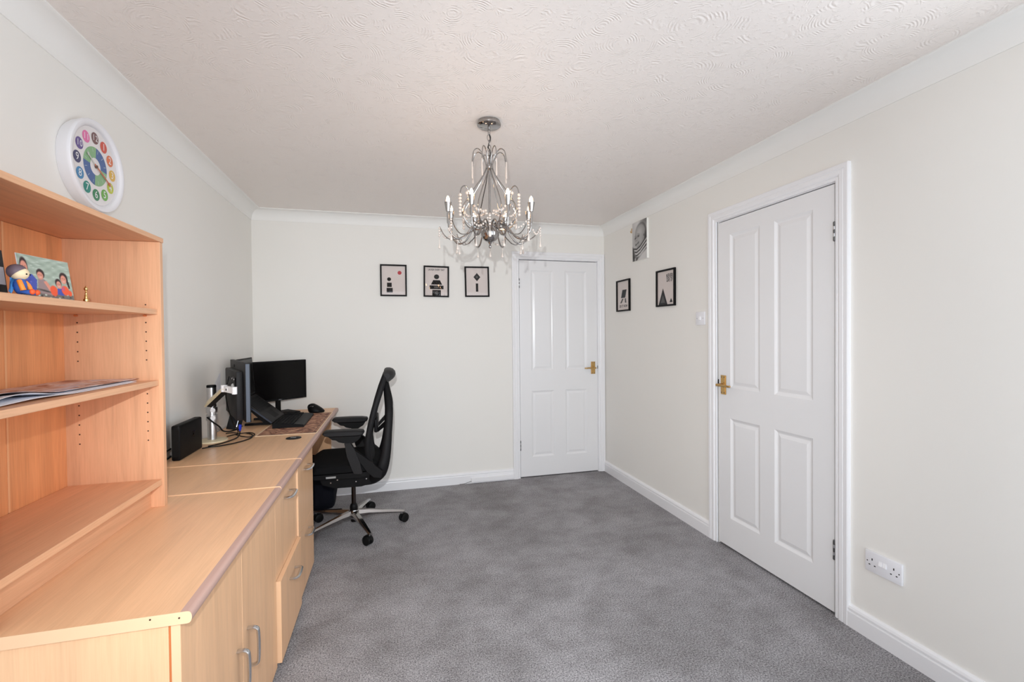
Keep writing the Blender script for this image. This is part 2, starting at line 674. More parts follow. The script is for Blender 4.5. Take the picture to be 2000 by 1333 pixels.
def coving(name, a, b_, nrm, label):
    bm = new_bm()
    a, b_, nrm = V(a), V(b_), V(nrm)
    prof = [(0, 0), (CW, 0), (CW, -0.004), (CW - 0.004, -0.006)]
    for k in range(1, 10):
        t_ = k / 10 * PI / 2
        prof.append((CW - 0.004 - (CW - 0.009) * math.sin(t_), -0.006 - (CD - 0.013) * (1 - math.cos(t_))))
    prof += [(0.005, -CD + 0.005), (0.004, -CD), (0, -CD)]
    prism(bm, [a + nrm * t_ + V((0, 0, HC + h_)) for t_, h_ in prof], b_ - a)
    return struct(name, bm, M['coving'], label, 'coving', smooth=25)


coving('trim_1', (XL, YR, 0), (XL, YB, 0), (1, 0, 0), 'white coving above the left wall')
coving('trim_2', (XL, YB, 0), (XR, YB, 0), (0, -1, 0), 'white coving above the end wall')
coving('trim_3', (XR, YB, 0), (XR, YR, 0), (-1, 0, 0), 'white coving above the right wall')

# architraves with mitred corners
APROF = [(0.0, 0.0), (0.0, 0.010), (0.004, 0.0115), (0.010, 0.0115), (0.012, 0.0095), (0.015, 0.0095), (0.018, 0.014), (0.024, 0.0165),
         (0.040, 0.0165), (0.043, 0.0145), (0.047, 0.0175), (0.062, 0.019), (0.066, 0.017), (0.066, 0.0)]


def architrave(name, o0, along, nrm, w, top, label):
    """o0: inner lower corner at floor, along: unit vector across the opening, w: opening width"""
    bm = new_bm()
    o0, along, nrm, z = V(o0), V(along), V(nrm), V((0, 0, 1))
    rings = []
    for s_, q in ((-1, o0), (-1, o0 + z * top), (1, o0 + along * w + z * top), (1, o0 + along * w)):
        rings.append((s_, q))
    R_ = []
    for i, (s_, q) in enumerate(rings):
        rr = []
        for d_, t_ in APROF:
            p_ = q + along * (s_ * d_) + nrm * t_
            if i in (1, 2):
                p_ = p_ + z * d_
            rr.append(bm.verts.new(p_))
        R_.append(rr)
    n = len(APROF)
    for a, b_ in zip(R_[:-1], R_[1:]):
        for k in range(n):
            bm.faces.new((a[k], a[(k + 1) % n], b_[(k + 1) % n], b_[k]))
    bm.faces.new(R_[0])
    bm.faces.new(R_[-1][::-1])
    o = struct(name, bm, M['trim'], label, 'door frame', smooth=20)
    # door lining behind the architrave, with a dark backing, as children
    bm = new_bm()
    dep = 0.11
    a_, e_ = o0, o0 + along * w

    def slab(p0, p1, d0, d1, z0, z1):
        P = []
        for zz in (z0, z1):
            P.append([p0 + nrm * -d0, p1 + nrm * -d0, p1 + nrm * -d1, p0 + nrm * -d1])
        prism(bm, [q + z * z0 for q in P[0]], z * (z1 - z0))
    slab(a_, a_ + along * 0.0035, 0.0, dep, 0, top)
    slab(e_ - along * 0.0035, e_, 0.0, dep, 0, top)
    slab(a_, e_, 0.0, dep, top - 0.0035, top)
    obj('door_lining', bm, M['trim'], o, 20)
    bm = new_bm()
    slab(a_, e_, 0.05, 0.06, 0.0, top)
    ob = obj('dark_backing', bm, M['dark_gap'], o, 0)  # black sheet behind the leaf, painting in the shadow of the gaps
    return o


architrave('trim_4', (D1A - LIN, YB, 0), (1, 0, 0), (0, -1, 0), D1B - D1A + 2 * LIN, DTOP + LIN, 'white moulded architrave around the far door')
architrave('trim_5', (XR, D2A - LIN - 0.006, 0), (0, 1, 0), (-1, 0, 0), D2B - D2A + 2 * LIN + 0.012, DTOP + LIN, 'white moulded architrave around the nearer door')


def door(name, o0, along, nrm, w, h, cols, label):
    """moulded four-panel leaf; o0 lower corner of the face, cols = [(a0,a1),...] panel columns"""
    o0, along, nrm, z = V(o0), V(along), V(nrm), V((0, 0, 1))
    bm = new_bm()
    P = lambda a, b_, d: o0 + along * a + z * b_ + nrm * d
    xs = sorted([0, w] + [q for c in cols for q in c])
    rows = [(0.175, 0.782), (0.965, 1.885)]
    zs = sorted([0, h] + [q for r_ in rows for q in r_])
    for i in range(len(xs) - 1):
        for j in range(len(zs) - 1):
            x0, x1, z0, z1 = xs[i], xs[i + 1], zs[j], zs[j + 1]
            if (x0, x1) in cols and (z0, z1) in rows:
                loops = []
                for ins, d in ((0, 0), (0.003, -0.0015), (0.011, -0.0065), (0.017, -0.0085), (0.020, -0.0085), (0.038, -0.0035), (0.040, -0.0035)):
                    loops.append([bm.verts.new(P(*q)) for q in ((x0 + ins, z0 + ins, d), (x1 - ins, z0 + ins, d), (x1 - ins, z1 - ins, d), (x0 + ins, z1 - ins, d))])
                for a, b_ in zip(loops[:-1], loops[1:]):
                    for k in range(4):
                        bm.faces.new((a[k], a[(k + 1) % 4], b_[(k + 1) % 4], b_[k]))
                bm.faces.new(loops[-1])
            else:
                quad(bm, P(x0, z0, 0), P(x1, z0, 0), P(x1, z1, 0), P(x0, z1, 0))
    # edges and back
    dk = -0.035
    c = [(0, 0), (w, 0), (w, h), (0, h)]
    for k in range(4):
        a, b_ = c[k], c[(k + 1) % 4]
        quad(bm, P(*a, 0), P(*b_, 0), P(*b_, dk), P(*a, dk))
    quad(bm, *[P(*q, dk) for q in c])
    bmesh.ops.remove_doubles(bm, verts=bm.verts[:], dist=1e-5)
    return struct(name, bm, M['gloss'], label, 'door', smooth=12)


d1 = door('door_1', (D1A, YB - 0.001, 0.010), (1, 0, 0), (0, -1, 0), D1B - D1A, DTOP - 0.014, [(0.108, 0.326), (0.438, 0.654)],
          'far white four-panel door on the end wall, handle on its right')
d2 = door('door_2', (XR - 0.001, D2A, 0.012), (0, 1, 0), (-1, 0, 0), D2B - D2A, DTOP - 0.016, [(0.110, 0.342), (0.442, 0.672)],
          'nearer white four-panel door on the right wall, handle on its left')


def door_handle(parent, c, along, nrm):
    """brass lever on a plate; lever points along 'along'"""
    c, along, nrm, z = V(c), V(along), V(nrm), V((0, 0, 1))
    bm = new_bm()
    pts = [c + along * a + z * b_ for a, b_ in ((-0.021, -0.058), (0.021, -0.058), (0.021, 0.058), (-0.021, 0.058))]
    prism(bm, pts, nrm * 0.005)
    pts = [c + along * a + z * b_ + nrm * 0.005 for a, b_ in ((-0.0175, -0.0545), (0.0175, -0.0545), (0.0175, 0.0545), (-0.0175, 0.0545))]
    prism(bm, pts, nrm * 0.002)
    for a in (-0.012, 0.012):
        for b_ in (-0.047, 0.047):
            q = c + along * a + z * b_ + nrm * 0.007
            tube(bm, [q, q + nrm * 0.0012], 0.0035, 8, mat=1)
    h_ = obj('door_handle', bm, [M['brass'], M['hinge']], parent)
    bm = new_bm()
    q = c + nrm * 0.006
    tube(bm, [q, q + nrm * 0.004, q + nrm * 0.0045, q + nrm * 0.034], [0.017, 0.016, 0.010, 0.0095], 14)
    s0 = q + nrm * 0.036
    path = spline([s0 - along * 0.012, s0, s0 + along * 0.03, s0 + along * 0.062 + z * 0.001, s0 + along * 0.084 - z * 0.001, s0 + along * 0.094 - nrm * 0.004], 5)
    rad = [0.0085 - 0.003 * min(1, i / len(path)) for i in range(len(path))]
    tube(bm, path, rad, 10)
    ball(bm, path[-1], 0.007, 10, 6)
    obj('lever', bm, M['brass'], h_, 50)
    return h_


door_handle(d1, (1.843, YB - 0.001, 0.988), (-1, 0, 0), (0, -1, 0))
door_handle(d2, (XR - 0.001, 2.396, 0.990), (0, -1, 0), (-1, 0, 0))


def hinges(parent, x, y, zs, axis_off):
    for z0, z1 in zs:
        bm = new_bm()
        n = 5
        for k in range(n):
            a = z0 + (z1 - z0) * k / n + 0.0008
            b_ = z0 + (z1 - z0) * (k + 1) / n - 0.0008
            tube(bm, [(x, y, a), (x, y, b_)], 0.0052, 10, mat=k % 2)
        ball(bm, (x, y, z1), 0.005, 8, 6)
        ball(bm, (x, y, z0), 0.005, 8, 6)
        obj('hinge', bm, [M['hinge'], M['steel']], parent, 50)


hinges(d1, D1A - 0.002, YB - 0.006, ((1.734, 1.813), (0.255, 0.339)), 0)
hinges(d2, XR - 0.006, D2A - 0.004, ((1.726, 1.807), (0.262, 0.347)), 0)
# latch keeps on both frames
bm = new_bm()
box(bm, D1B - 0.0005, D1B + 0.003, YB - 0.004, YB + 0.01, 0.978, 1.006)
obj('latch', bm, M['black'], d1, 0)
bm = new_bm()
box(bm, XR - 0.004, XR + 0.01, D2B - 0.0005, D2B + 0.004, 0.985, 1.020)
obj('latch', bm, M['black'], d2, 0)

# cable trunking on the end-wall baseboard
bm = new_bm()
box(bm, 0.665, 1.052, YB - 0.036, YB - 0.018, 0.012, 0.048, 0.002)
o = obj('cable_trunking', bm, M['trim'])
tag(o, 'short white cable trunking low on the end-wall baseboard by the far door', 'trunking')
bm = new_bm()
tube(bm, spline([(0.56, YB - 0.024, 0.003), (0.60, YB - 0.0235, 0.004), (0.635, YB - 0.0235, 0.012), (0.668, YB - 0.026, 0.022)], 5), 0.0022, 6)
obj('cable', bm, flat('grey_cable', 120, 118, 116), o)

# ------------------------------------------------------------------ base cabinets and desk along the left wall
XB = XL + 0.0205      # backs clear the baseboard
XF = -0.445           # door fronts
XN = -0.4205          # worktop nose


def nose_profile(z0, z1, x_in):
    """D-shaped worktop edge as (x,z) polygon from x_in to the nose"""
    h_ = z1 - z0
    pts = [(x_in, z0)]
    for k in range(0, 9):
        a = -PI / 2 + PI * k / 8
        pts.append((XN - 0.010 + 0.010 * max(0.0, math.cos(a)) ** 0.7, (z0 + z1) / 2 + (h_ / 2) * math.sin(a)))
    pts.append((x_in, z1))
    return pts


def worktop(parent, y0, y1, z0, z1):
    bm = new_bm()
    box(bm, XB, XN - 0.022, y0 + 0.001, y1, z0, z1)
    w_ = obj('worktop', bm, M['desk_y'], parent, 20)
    bm = new_bm()
    prism(bm, [(x, y0 + 0.001, z) for x, z in nose_profile(z0, z1, XN - 0.022)], (0, y1 - y0 - 0.001, 0))
    obj('edge_trim', bm, M['band_mauve'], w_, 40)
    bm = new_bm()
    pr = [(XB, z0)] + nose_profile(z0, z1, XN - 0.022)[1:-1] + [(XB, z1)]
    prism(bm, [(x, y0, z) for x, z in pr], (0, 0.001, 0))
    obj('edge_band', bm, M['band_cream'], w_, 40)
    if y0 < 1.2:
        for x_, z_ in ((-0.497, z0 + 0.019), (-0.444, z0 + 0.014)):
            bm = new_bm()
            tube(bm, [(x_, y0 + 0.0002, z_), (x_, y0 - 0.0005, z_)], 0.0020, 8)
            obj('screw_hole', bm, flat('dark_hole', 60, 36, 22), w_, 0)
    return w_


def bow_handle(parent, p0, p1, reach=0.030):
    """silver bow handle between two feet p0, p1 on the x=const front, standing out along +x"""
    p0, p1 = V(p0), V(p1)
    d = (p1 - p0).normalized()
    ox = V((reach, 0, 0))
    pts = [p0, p0 + ox * 0.55, p0 + ox * 0.85 + d * 0.004, p0 + ox + d * 0.014, (p0 + p1) / 2 + ox * 1.05, p1 + ox - d * 0.014, p1 + ox * 0.85 - d * 0.004, p1 + ox * 0.55, p1]
    bm = new_bm()
    path = spline(pts, 4)
    side = d.cross(V((1, 0, 0)))
    tube(bm, path, 0.0078, 10, squash=(0.6, 1.05))
    return obj('handle', bm, M['steel'], parent, 50)


def front_panel(name, parent, y0, y1, z0, z1, xf, th=0.018):
    bm = new_bm()
    box(bm, xf - th, xf, y0, y1, z0, z1, 0.0006)
    o = obj(name, bm, M['desk_z'], parent, 20)
    # lighter edge banding on the end facing the room's front and along the top
    bm = new_bm()
    box(bm, xf - th + 0.0004, xf - 0.0004, y0 - 0.0009, y0 - 0.0001, z0 + 0.0004, z1 - 0.0004)
    box(bm, xf - th + 0.0004, xf - 0.0004, y0 + 0.0004, y1 - 0.0004, z1 + 0.0001, z1 + 0.0008)
    obj('edge_band', bm, M['band_cream'], o, 0)
    return o


def carcass(parent, y0, y1, z1):
    bm = new_bm()
    box(bm, XB, XF - 0.0225, y0, y0 + 0.018, 0.0, z1)
    obj('side_panel', bm, M['desk_z'], parent, 0)
    bm = new_bm()
    box(bm, XB, XF - 0.0225, y1 - 0.018, y1, 0.0, z1)
    obj('side_panel', bm, M['desk_z'], parent, 0)
    bm = new_bm()
    box(bm, XB, XF - 0.0235, y0 + 0.0182, y1 - 0.0182, 0.05, 0.068)
    box(bm, XB, XB + 0.012, y0 + 0.0182, y1 - 0.0182, 0.07, z1)
    box(bm, XF - 0.045, XF - 0.030, y0 + 0.0182, y1 - 0.0182, 0.0, 0.049)
    obj('carcass', bm, M['desk_z'], parent, 0)
    bm = new_bm()
    box(bm, XF - 0.0223, XF - 0.0185, y0 + 0.0015, y0 + 0.018, 0.02, z1 - 0.002)
    obj('edge_strip', bm, M['raw_edge'], parent, 0)


# cupboard (near unit)
T1, T2, T3 = 0.7270, 0.7302, 0.7326
c1 = thing('cupboard', 'light beech two-door cupboard nearest the viewer, carrying the bookcase', 'cabinet', (-0.74, 1.53, 0))
worktop(c1, 1.120, 1.952, T1 - 0.026, T1)
carcass(c1, 1.128, 1.950, T1 - 0.0262)
dA = front_panel('door', c1, 1.128, 1.537, 0.025, T1 - 0.0275, XF)
dB = front_panel('door', c1, 1.5405, 1.949, 0.025, T1 - 0.0275, XF)
bow_handle(dA, (XF, 1.487, 0.285), (XF, 1.487, 0.397))
bow_handle(dB, (XF, 1.586, 0.287), (XF, 1.586, 0.405))

# two-drawer filing unit
c2 = thing('drawer_unit', 'light beech filing unit with its lower drawer pulled slightly out', 'cabinet', (-0.74, 2.16, 0))
worktop(c2, 1.953, 2.369, T2 - 0.026, T2)
carcass(c2, 1.956, 2.367, T2 - 0.0262)
dA = front_panel('drawer', c2, 1.956, 2.3665, 0.3585, T2 - 0.0275, XF - 0.001)
dB = front_panel('drawer', c2, 1.956, 2.3665, 0.036, 0.3555, XF + 0.016)
bow_handle(dA, (XF - 0.001, 2.115, 0.632), (XF - 0.001, 2.215, 0.632))
bow_handle(dB, (XF + 0.016, 2.115, 0.285), (XF + 0.016, 2.215, 0.285))

# desk
c3 = thing('desk', 'long light beech desk with round black grommet, far end of the run', 'desk', (-0.74, 3.17, 0))
worktop(c3, 2.370, 3.945, T3 - 0.026, T3)
bm = new_bm()
box(bm, XB, XF - 0.03, 3.905, 3.923, 0, T3 - 0.0262)
obj('end_panel', bm, M['desk_z'], c3, 0)
bm = new_bm()
box(bm, XB + 0.12, XB + 0.138, 2.81, 3.904, 0.30, T3 - 0.0262)
obj('modesty_panel', bm, M['desk_y'], c3, 0)
bm = new_bm()
gx, gy = -0.545, 2.845
lathe(bm, [(0.0, T3 + 0.0035), (0.030, T3 + 0.0035), (0.0315, T3 + 0.0025), (0.040, T3 + 0.0025), (0.0415, T3 + 0.0001), (0.0, T3 + 0.0001)], (gx, gy, 0), 32)
g_ = obj('grommet', bm, M['black2'], c3)
bm = new_bm()
for dx, dy, rr in ((-0.008, 0.002, 0.009), (0.006, -0.003, 0.008)):
    tube(bm, [(gx + dx + rr * math.cos(a), gy + dy + 0.7 * rr * math.sin(a), T3 + 0.0038) for a in [2 * PI * k / 12 for k in range(12)]], 0.0009, 4, closed=True)
obj('grommet_mark', bm, flat('pale_mark', 150, 150, 150), g_)

# desk pedestal
c4 = thing('pedestal', 'light beech two-drawer pedestal under the near end of the desk', 'cabinet', (-0.74, 2.58, 0))
carcass(c4, 2.3725, 2.790, T3 - 0.0265)
dA = front_panel('drawer', c4, 2.3725, 2.790, 0.3585, T3 - 0.0275, XF + 0.006)
dB = front_panel('drawer', c4, 2.3725, 2.790, 0.036, 0.3555, XF + 0.006)
bow_handle(dA, (XF + 0.006, 2.53, 0.634), (XF + 0.006, 2.63, 0.634))
bow_handle(dB, (XF + 0.006, 2.53, 0.297), (XF + 0.006, 2.63, 0.297))

# ------------------------------------------------------------------ bookcase on the cupboard
BY0, BY1 = 1.124, 1.862
BX0, BX1 = XL + 0.003, -0.766
BZ = T1
bk = thing('bookcase', 'warm beech open bookcase standing on the near cupboard', 'bookcase', (-0.9, 1.49, BZ))
bm = new_bm()
box(bm, BX0, BX1, BY1 - 0.020, BY1, BZ, 1.6405, 0.0008)
sp = obj('side_panel', bm, M['book_z'], bk, 20)
bm = new_bm()
box(bm, BX0, BX1, BY0, BY0 + 0.020, BZ, 1.6405, 0.0008)
obj('side_panel', bm, M['book_z'], bk, 20)
bm = new_bm()
box(bm, BX0, BX1 + 0.0015, BY0 - 0.004, BY1 + 0.004, 1.641, 1.657, 0.0008)
obj('top_panel', bm, M['book_y'], bk, 20)
IY0, IY1 = BY0 + 0.0202, BY1 - 0.0202
for z0, z1, xf in ((0.804, 0.8235, -0.772), (1.1475, 1.1655, -0.776), (1.3915, 1.4090, -0.776)):
    bm = new_bm()
    box(bm, BX0 + 0.008, xf, IY0, IY1, z0, z1, 0.0008)
    sh = obj('shelf', bm, M['book_y'], bk, 20)
bm = new_bm()
box(bm, -0.825, -0.807, IY0, IY1, BZ + 0.0005, 0.8035)
obj('plinth', bm, M['book_y'], bk, 0)
for y0, y1 in ((IY0, 1.598), (1.602, IY1)):
    bm = new_bm()
    box(bm, BX0 + 0.001, BX0 + 0.0065, y0, y1, 0.80, 1.640)
    obj('back_board', bm, M['book_back'], bk, 0)
bm = new_bm()
box(bm, BX0 + 0.0068, BX0 + 0.0085, 1.597, 1.603, 0.825, 1.640)
obj('joint_strip', bm, flat('pale_joint', 226, 172, 126), bk, 0)
bm = new_bm()
for x_ in (-0.811, -1.006):
    for z_ in (0.96, 0.992, 1.024, 1.056, 1.088, 1.12, 1.236, 1.268, 1.30, 1.332, 1.364, 1.425):
        if x_ < -0.9 and z_ > 1.4:
            continue
        tube(bm, [(x_, BY1 - 0.0201, z_), (x_, BY1 - 0.0206, z_)], 0.0024, 8)
obj('peg_holes', bm, flat('dark_hole', 60, 36, 22), sp, 0)['kind'] = 'stuff'
for x_ in (-0.811, -1.006):
    for z_ in (1.1435, 1.3875):
        bm = new_bm()
        tube(bm, [(x_, BY1 - 0.0202, z_), (x_, BY1 - 0.032, z_)], 0.0035, 8)
        obj('shelf_peg', bm, flat('orange_peg', 205, 120, 70), bk)

# small dark thing peeking over the top edge of the bookcase
bm = new_bm()
box(bm, -0.83, -0.78, 1.655, 1.70, 1.6572, 1.6625, 0.002, 2)
tag(obj('flat_case', bm, M['black']), 'thin black object lying flat on top of the bookcase', 'object')

# ------------------------------------------------------------------ wall clock
CY, CZ, CXF = 1.986, 1.928, -1.006
ck = thing('wall_clock', 'round white wall clock with colourful numerals above the bookcase', 'clock', (XL, CY, CZ))
bm = new_bm()
dx = XL + 0.0005
prof = [(0.0, 0.0), (0.148, 0.0), (0.153, 0.010), (0.159, 0.034), (0.160, 0.040), (0.157, 0.0455), (0.150, 0.0465), (0.142, 0.0440), (0.136, 0.038), (0.135, 0.032), (0.0, 0.032)]
lathe(bm, [(r, dx + h_) for r, h_ in prof], (0, CY, CZ), 64, 'x')
obj('rim', bm, M['white_plastic'], ck, 40)
XD = dx + 0.0324
cp = lambda r, deg, off=0.0: V((XD + off, CY - 0 + r * math.sin(math.radians(deg)), CZ + r * math.cos(math.radians(deg))))
# clock is read from the room (+x side): clockwise runs towards +y
bm = new_bm()
ngon(bm, [cp(0.1345, k * 6) for k in range(60)])
dl = obj('dial', bm, flat('dial_white', 236, 232, 232), ck, 0)


def ring_sector(bm, r0, r1, a0, a1, off, n=10, mat=0):
    for k in range(n):
        t0, t1 = a0 + (a1 - a0) * k / n, a0 + (a1 - a0) * (k + 1) / n
        quad(bm, cp(r0, t0, off), cp(r0, t1, off), cp(r1, t1, off), cp(r1, t0, off), mat)


bm = new_bm()
for k, mi in ((0, 0), (1, 1), (2, 0), (3, 1)):
    ring_sector(bm, 0.030, 0.068, 5 + 90 * k, 5 + 90 * (k + 1), 0.0004, 12, mi)
obj('quadrant_ring', bm, [flat('clock_blue', 72, 104, 160), flat('clock_green', 138, 184, 136)], dl, 0)
for k in range(12):
    bm = new_bm()
    a = 15 + k * 30
    q0, q1 = cp(0.050, a, 0.0007), cp(0.063, a, 0.0007)
    side = V((0, math.cos(math.radians(a)), -math.sin(math.radians(a)))) * 0.0008
    quad(bm, q0 - side, q0 + side, q1 + side, q1 - side)
    obj('tick_mark', bm, flat('tick_pale', 200, 210, 214), dl, 0)
NUMC = {12: (122, 84, 84), 1: (214, 84, 66), 2: (226, 120, 74), 3: (230, 186, 80), 4: (196, 206, 70), 5: (110, 176, 76), 6: (48, 134, 88), 7: (36, 140, 126),
        8: (70, 138, 186), 9: (70, 72, 110), 10: (104, 84, 150), 11: (232, 120, 176)}
for n_ in range(1, 13):
    a = n_ * 30
    c_ = cp(0.101, a, 0.0008)
    bm = new_bm()
    ngon(bm, [c_ + V((0, 0.0205 * math.sin(2 * PI * k / 24), 0.0205 * math.cos(2 * PI * k / 24))) for k in range(24)])
    nd = obj('numeral_disc', bm, flat('clock_num_%d' % n_, *NUMC[n_]), dl, 0)
    bm = text_bm(str(n_), 0.036 if n_ < 10 else 0.030, c_ + V((0.0006, 0, 0)), (0, 1, 0), (0, 0, 1))
    obj('numeral', bm, M['sw_white'], nd, 0)


def clock_hand(name, deg, length, w, off, mat, lab):
    bm = new_bm()
    d = V((0, math.sin(math.radians(deg)), math.cos(math.radians(deg))))
    s_ = V((0, d.z, -d.y))
    c_ = V((XD + off, CY, CZ))
    prism(bm, [c_ - d * 0.012 - s_ * w * 0.5, c_ + d * length * 0.82 - s_ * w * 0.5, c_ + d * length * 0.84 - s_ * w * 1.3, c_ + d * length,
               c_ + d * length * 0.84 + s_ * w * 1.3, c_ + d * length * 0.82 + s_ * w * 0.5, c_ - d * 0.012 + s_ * w * 0.5], (0.0008, 0, 0))
    o = obj(name, bm, mat, ck, 0)
    o['label'] = lab
    return o


clock_hand('hour_hand', 305, 0.062, 0.005, 0.003, flat('hand_silver', 206, 206, 200), 'pale hour hand')
clock_hand('minute_hand', 118, 0.098, 0.005, 0.0045, flat('hand_orange', 206, 104, 66), 'orange minute hand')
bm = new_bm()
lathe(bm, [(0, XD + 0.007), (0.005, XD + 0.0065), (0.006, XD + 0.001), (0, XD + 0.001)], (0, CY, CZ), 16, 'x')
obj('hub', bm, flat('hub_brown', 96, 66, 52), ck)
bm = new_bm()
lathe(bm, [(0.0, dx + 0.0432), (0.1352, dx + 0.0405)], (0, CY, CZ), 48, 'x')
bm.faces.ensure_lookup_table()
bmesh.ops.delete(bm, geom=[f for f in bm.faces if len(f.verts) > 4], context='FACES')
obj('glass', bm, M['pane'], ck, 60)

# ------------------------------------------------------------------ printed pictures: colours held on a fine grid
m = base_mat('printed_photo', (0.5, 0.5, 0.5, 1), 0.55)
t = NT(m)
at_ = t.add('ShaderNodeVertexColor', layer_name='print')
t.color(at_.outputs['Color'])
M['printed'] = m


class Painter:
    """layers of soft ovals and polygons in 0..1 picture coordinates, later layers on top"""
    def __init__(self, base):
        self.base, self.L = base, []

    def oval(self, a, b_, ra, rb, col, rot=0.0, soft=0.25, k=1.0):
        self.L.append(('o', a, b_, ra, rb, col, math.cos(rot), math.sin(rot), soft, k))

    def poly(self, pts, col, k=1.0):
        self.L.append(('p', pts, col, k))

    def at(self, a, b_):
        c = self.base(a, b_)
        for l in self.L:
            if l[0] == 'o':
                _, x, y, ra, rb, col, cr, sr, soft, k = l
                dx_, dy_ = a - x, b_ - y
                u_, v_ = (dx_ * cr + dy_ * sr) / ra, (-dx_ * sr + dy_ * cr) / rb
                d_ = math.sqrt(u_ * u_ + v_ * v_)
                w_ = min(1.0, max(0.0, (1 + soft - d_) / (2 * soft))) * k
            else:
                _, pts, col, k = l
                ins = False
                j = len(pts) - 1
                for i in range(len(pts)):
                    if (pts[i][1] > b_) != (pts[j][1] > b_) and a < (pts[j][0] - pts[i][0]) * (b_ - pts[i][1]) / (pts[j][1] - pts[i][1]) + pts[i][0]:
                        ins = not ins
                    j = i
                w_ = k if ins else 0.0
            if w_ > 0:
                c = tuple(p_ + (q_ - p_) * w_ for p_, q_ in zip(c, col))
        return c

    def build(self, name, parent, Q, nu, nv):
        bm = new_bm()
        cols = []
        G_ = {}
        for j in range(nv + 1):
            for i in range(nu + 1):
                G_[i, j] = bm.verts.new(Q(i / nu, j / nv))
                cols.append(srgb(*self.at(i / nu, j / nv)))
        for j in range(nv):
            for i in range(nu):
                bm.faces.new((G_[i, j], G_[i + 1, j], G_[i + 1, j + 1], G_[i, j + 1]))
        o = obj(name, bm, M['printed'], parent, 0)
        ca = o.data.color_attributes.new('print', 'FLOAT_COLOR', 'POINT')
        for i, c in enumerate(cols):
            ca.data[i].color = c
        return o


# ------------------------------------------------------------------ framed prints and canvas
def wall_frame(name, label, corner, uvec, nrm, w, h, tilt=0.0, art=None, words=None, group='black framed prints on the walls'):
    """corner: lower-left as seen; uvec to the right as seen; builds frame, print, glass"""
    u, n_, z = V(uvec), V(nrm), V((0, 0, 1))
    if tilt:
        rot = Matrix.Rotation(tilt, 3, n_)
        u, z = rot @ u, rot @ z
    o0 = V(corner) + n_ * 0.0015
    root = thing(name, label, 'picture', o0 + u * w / 2 + z * h / 2 - n_ * 0.001, group)
    P = lambda a, b_, d: o0 + u * a + z * b_ + n_ * d
    bm = new_bm()
    fwid = 0.0125
    rr = []
    for ins, d in ((0, 0), (0, 0.014), (0.002, 0.016), (fwid - 0.002, 0.016), (fwid, 0.014), (fwid, 0.004)):
        rr.append([bm.verts.new(P(*q, d)) for q in ((ins, ins), (w - ins, ins), (w - ins, h - ins), (ins, h - ins))])
    for a, b_ in zip(rr[:-1], rr[1:]):
        for k in range(4):
            bm.faces.new((a[k], a[(k + 1) % 4], b_[(k + 1) % 4], b_[k]))
    bm.faces.new(rr[0][::-1])
    obj('frame', bm, M['frame'], root, 20)
    iw, ih = w - 2 * fwid, h - 2 * fwid
    Q = lambda a, b_, d=0.0052: P(fwid + a * iw, fwid + b_ * ih, d)
    bm = new_bm()
    quad(bm, Q(0, 0, 0.0048), Q(1, 0, 0.0048), Q(1, 1, 0.0048), Q(0, 1, 0.0048))
    pr = obj('print', bm, M['paper'], root, 0)
    if art:
        for kind, mi, data in art:
            bm = new_bm()
            dd = 0.0052 + 0.0003 * mi
            if kind == 'poly':
                ngon(bm, [Q(a, b_, dd) for a, b_ in data])
            else:
                ca, cb_, ra, rb = data
                ngon(bm, [Q(ca + ra * math.cos(2 * PI * k / 20), cb_ + rb * math.sin(2 * PI * k / 20), dd) for k in range(20)])
            obj('printed_shape', bm, (M['ink'], M['ink2'], M['red'])[mi], pr, 0)
    if words:
        for body, size, a, b_, xs in words:
            bm = text_bm(body, size, Q(a, b_, 0.0062), u * xs * 0.88, z, 0.018)
            obj('lettering', bm, M['ink'], pr, 0)
    bm = new_bm()
    quad(bm, Q(0, 0, 0.0085), Q(1, 0, 0.0085), Q(1, 1, 0.0085), Q(0, 1, 0.0085))
    obj('glass', bm, M['pane'], root, 0)
    return root


# plain stand-in artwork: simple dark shapes of about the same size and colour
art1 = [('poly', 0, [(0.20, 0.08), (0.46, 0.08), (0.46, 0.24), (0.20, 0.24)]), ('poly', 0, [(0.22, 0.27), (0.42, 0.27), (0.42, 0.42), (0.22, 0.42)]), ('oval', 0, (0.31, 0.54, 0.085, 0.065)), ('oval', 2, (0.76, 0.77, 0.085, 0.066))]
art2 = [('poly', 0, [(0.32, 0.0), (0.70, 0.0), (0.70, 0.20), (0.32, 0.20)]), ('poly', 0, [(0.20, 0.23), (0.82, 0.23), (0.82, 0.36), (0.20, 0.36)]), ('poly', 0, [(0.26, 0.39), (0.76, 0.39), (0.66, 0.55), (0.36, 0.55)]),
        ('oval', 0, (0.51, 0.67, 0.115, 0.085)), ('oval', 1, (0.51, 0.10, 0.09, 0.06)), ('poly', 1, [(0.40, 0.26), (0.62, 0.26), (0.62, 0.33), (0.40, 0.33)])]
art3 = [('poly', 0, [(0.44, 0.14), (0.55, 0.14), (0.55, 0.44), (0.44, 0.44)]), ('poly', 0, [(0.50, 0.52), (0.66, 0.67), (0.50, 0.82), (0.34, 0.67)]), ('oval', 1, (0.50, 0.67, 0.05, 0.04))]
art4 = [('poly', 0, [(0.30, 0.42), (0.66, 0.42), (0.78, 0.70), (0.42, 0.70)]), ('poly', 1, [(0.22, 0.24), (0.36, 0.24), (0.52, 0.39), (0.40, 0.39)]), ('poly', 1, [(0.64, 0.24), (0.76, 0.24), (0.72, 0.39), (0.62, 0.39)])]
art5 = [('poly', 0, [(0.06, 0.0), (0.60, 0.0), (0.33, 0.50)]), ('poly', 1, [(0.20, 0.06), (0.46, 0.06), (0.33, 0.30)]), ('poly', 0, [(0.72, 0.06), (0.90, 0.06), (0.81, 0.18)])]
YW = YB
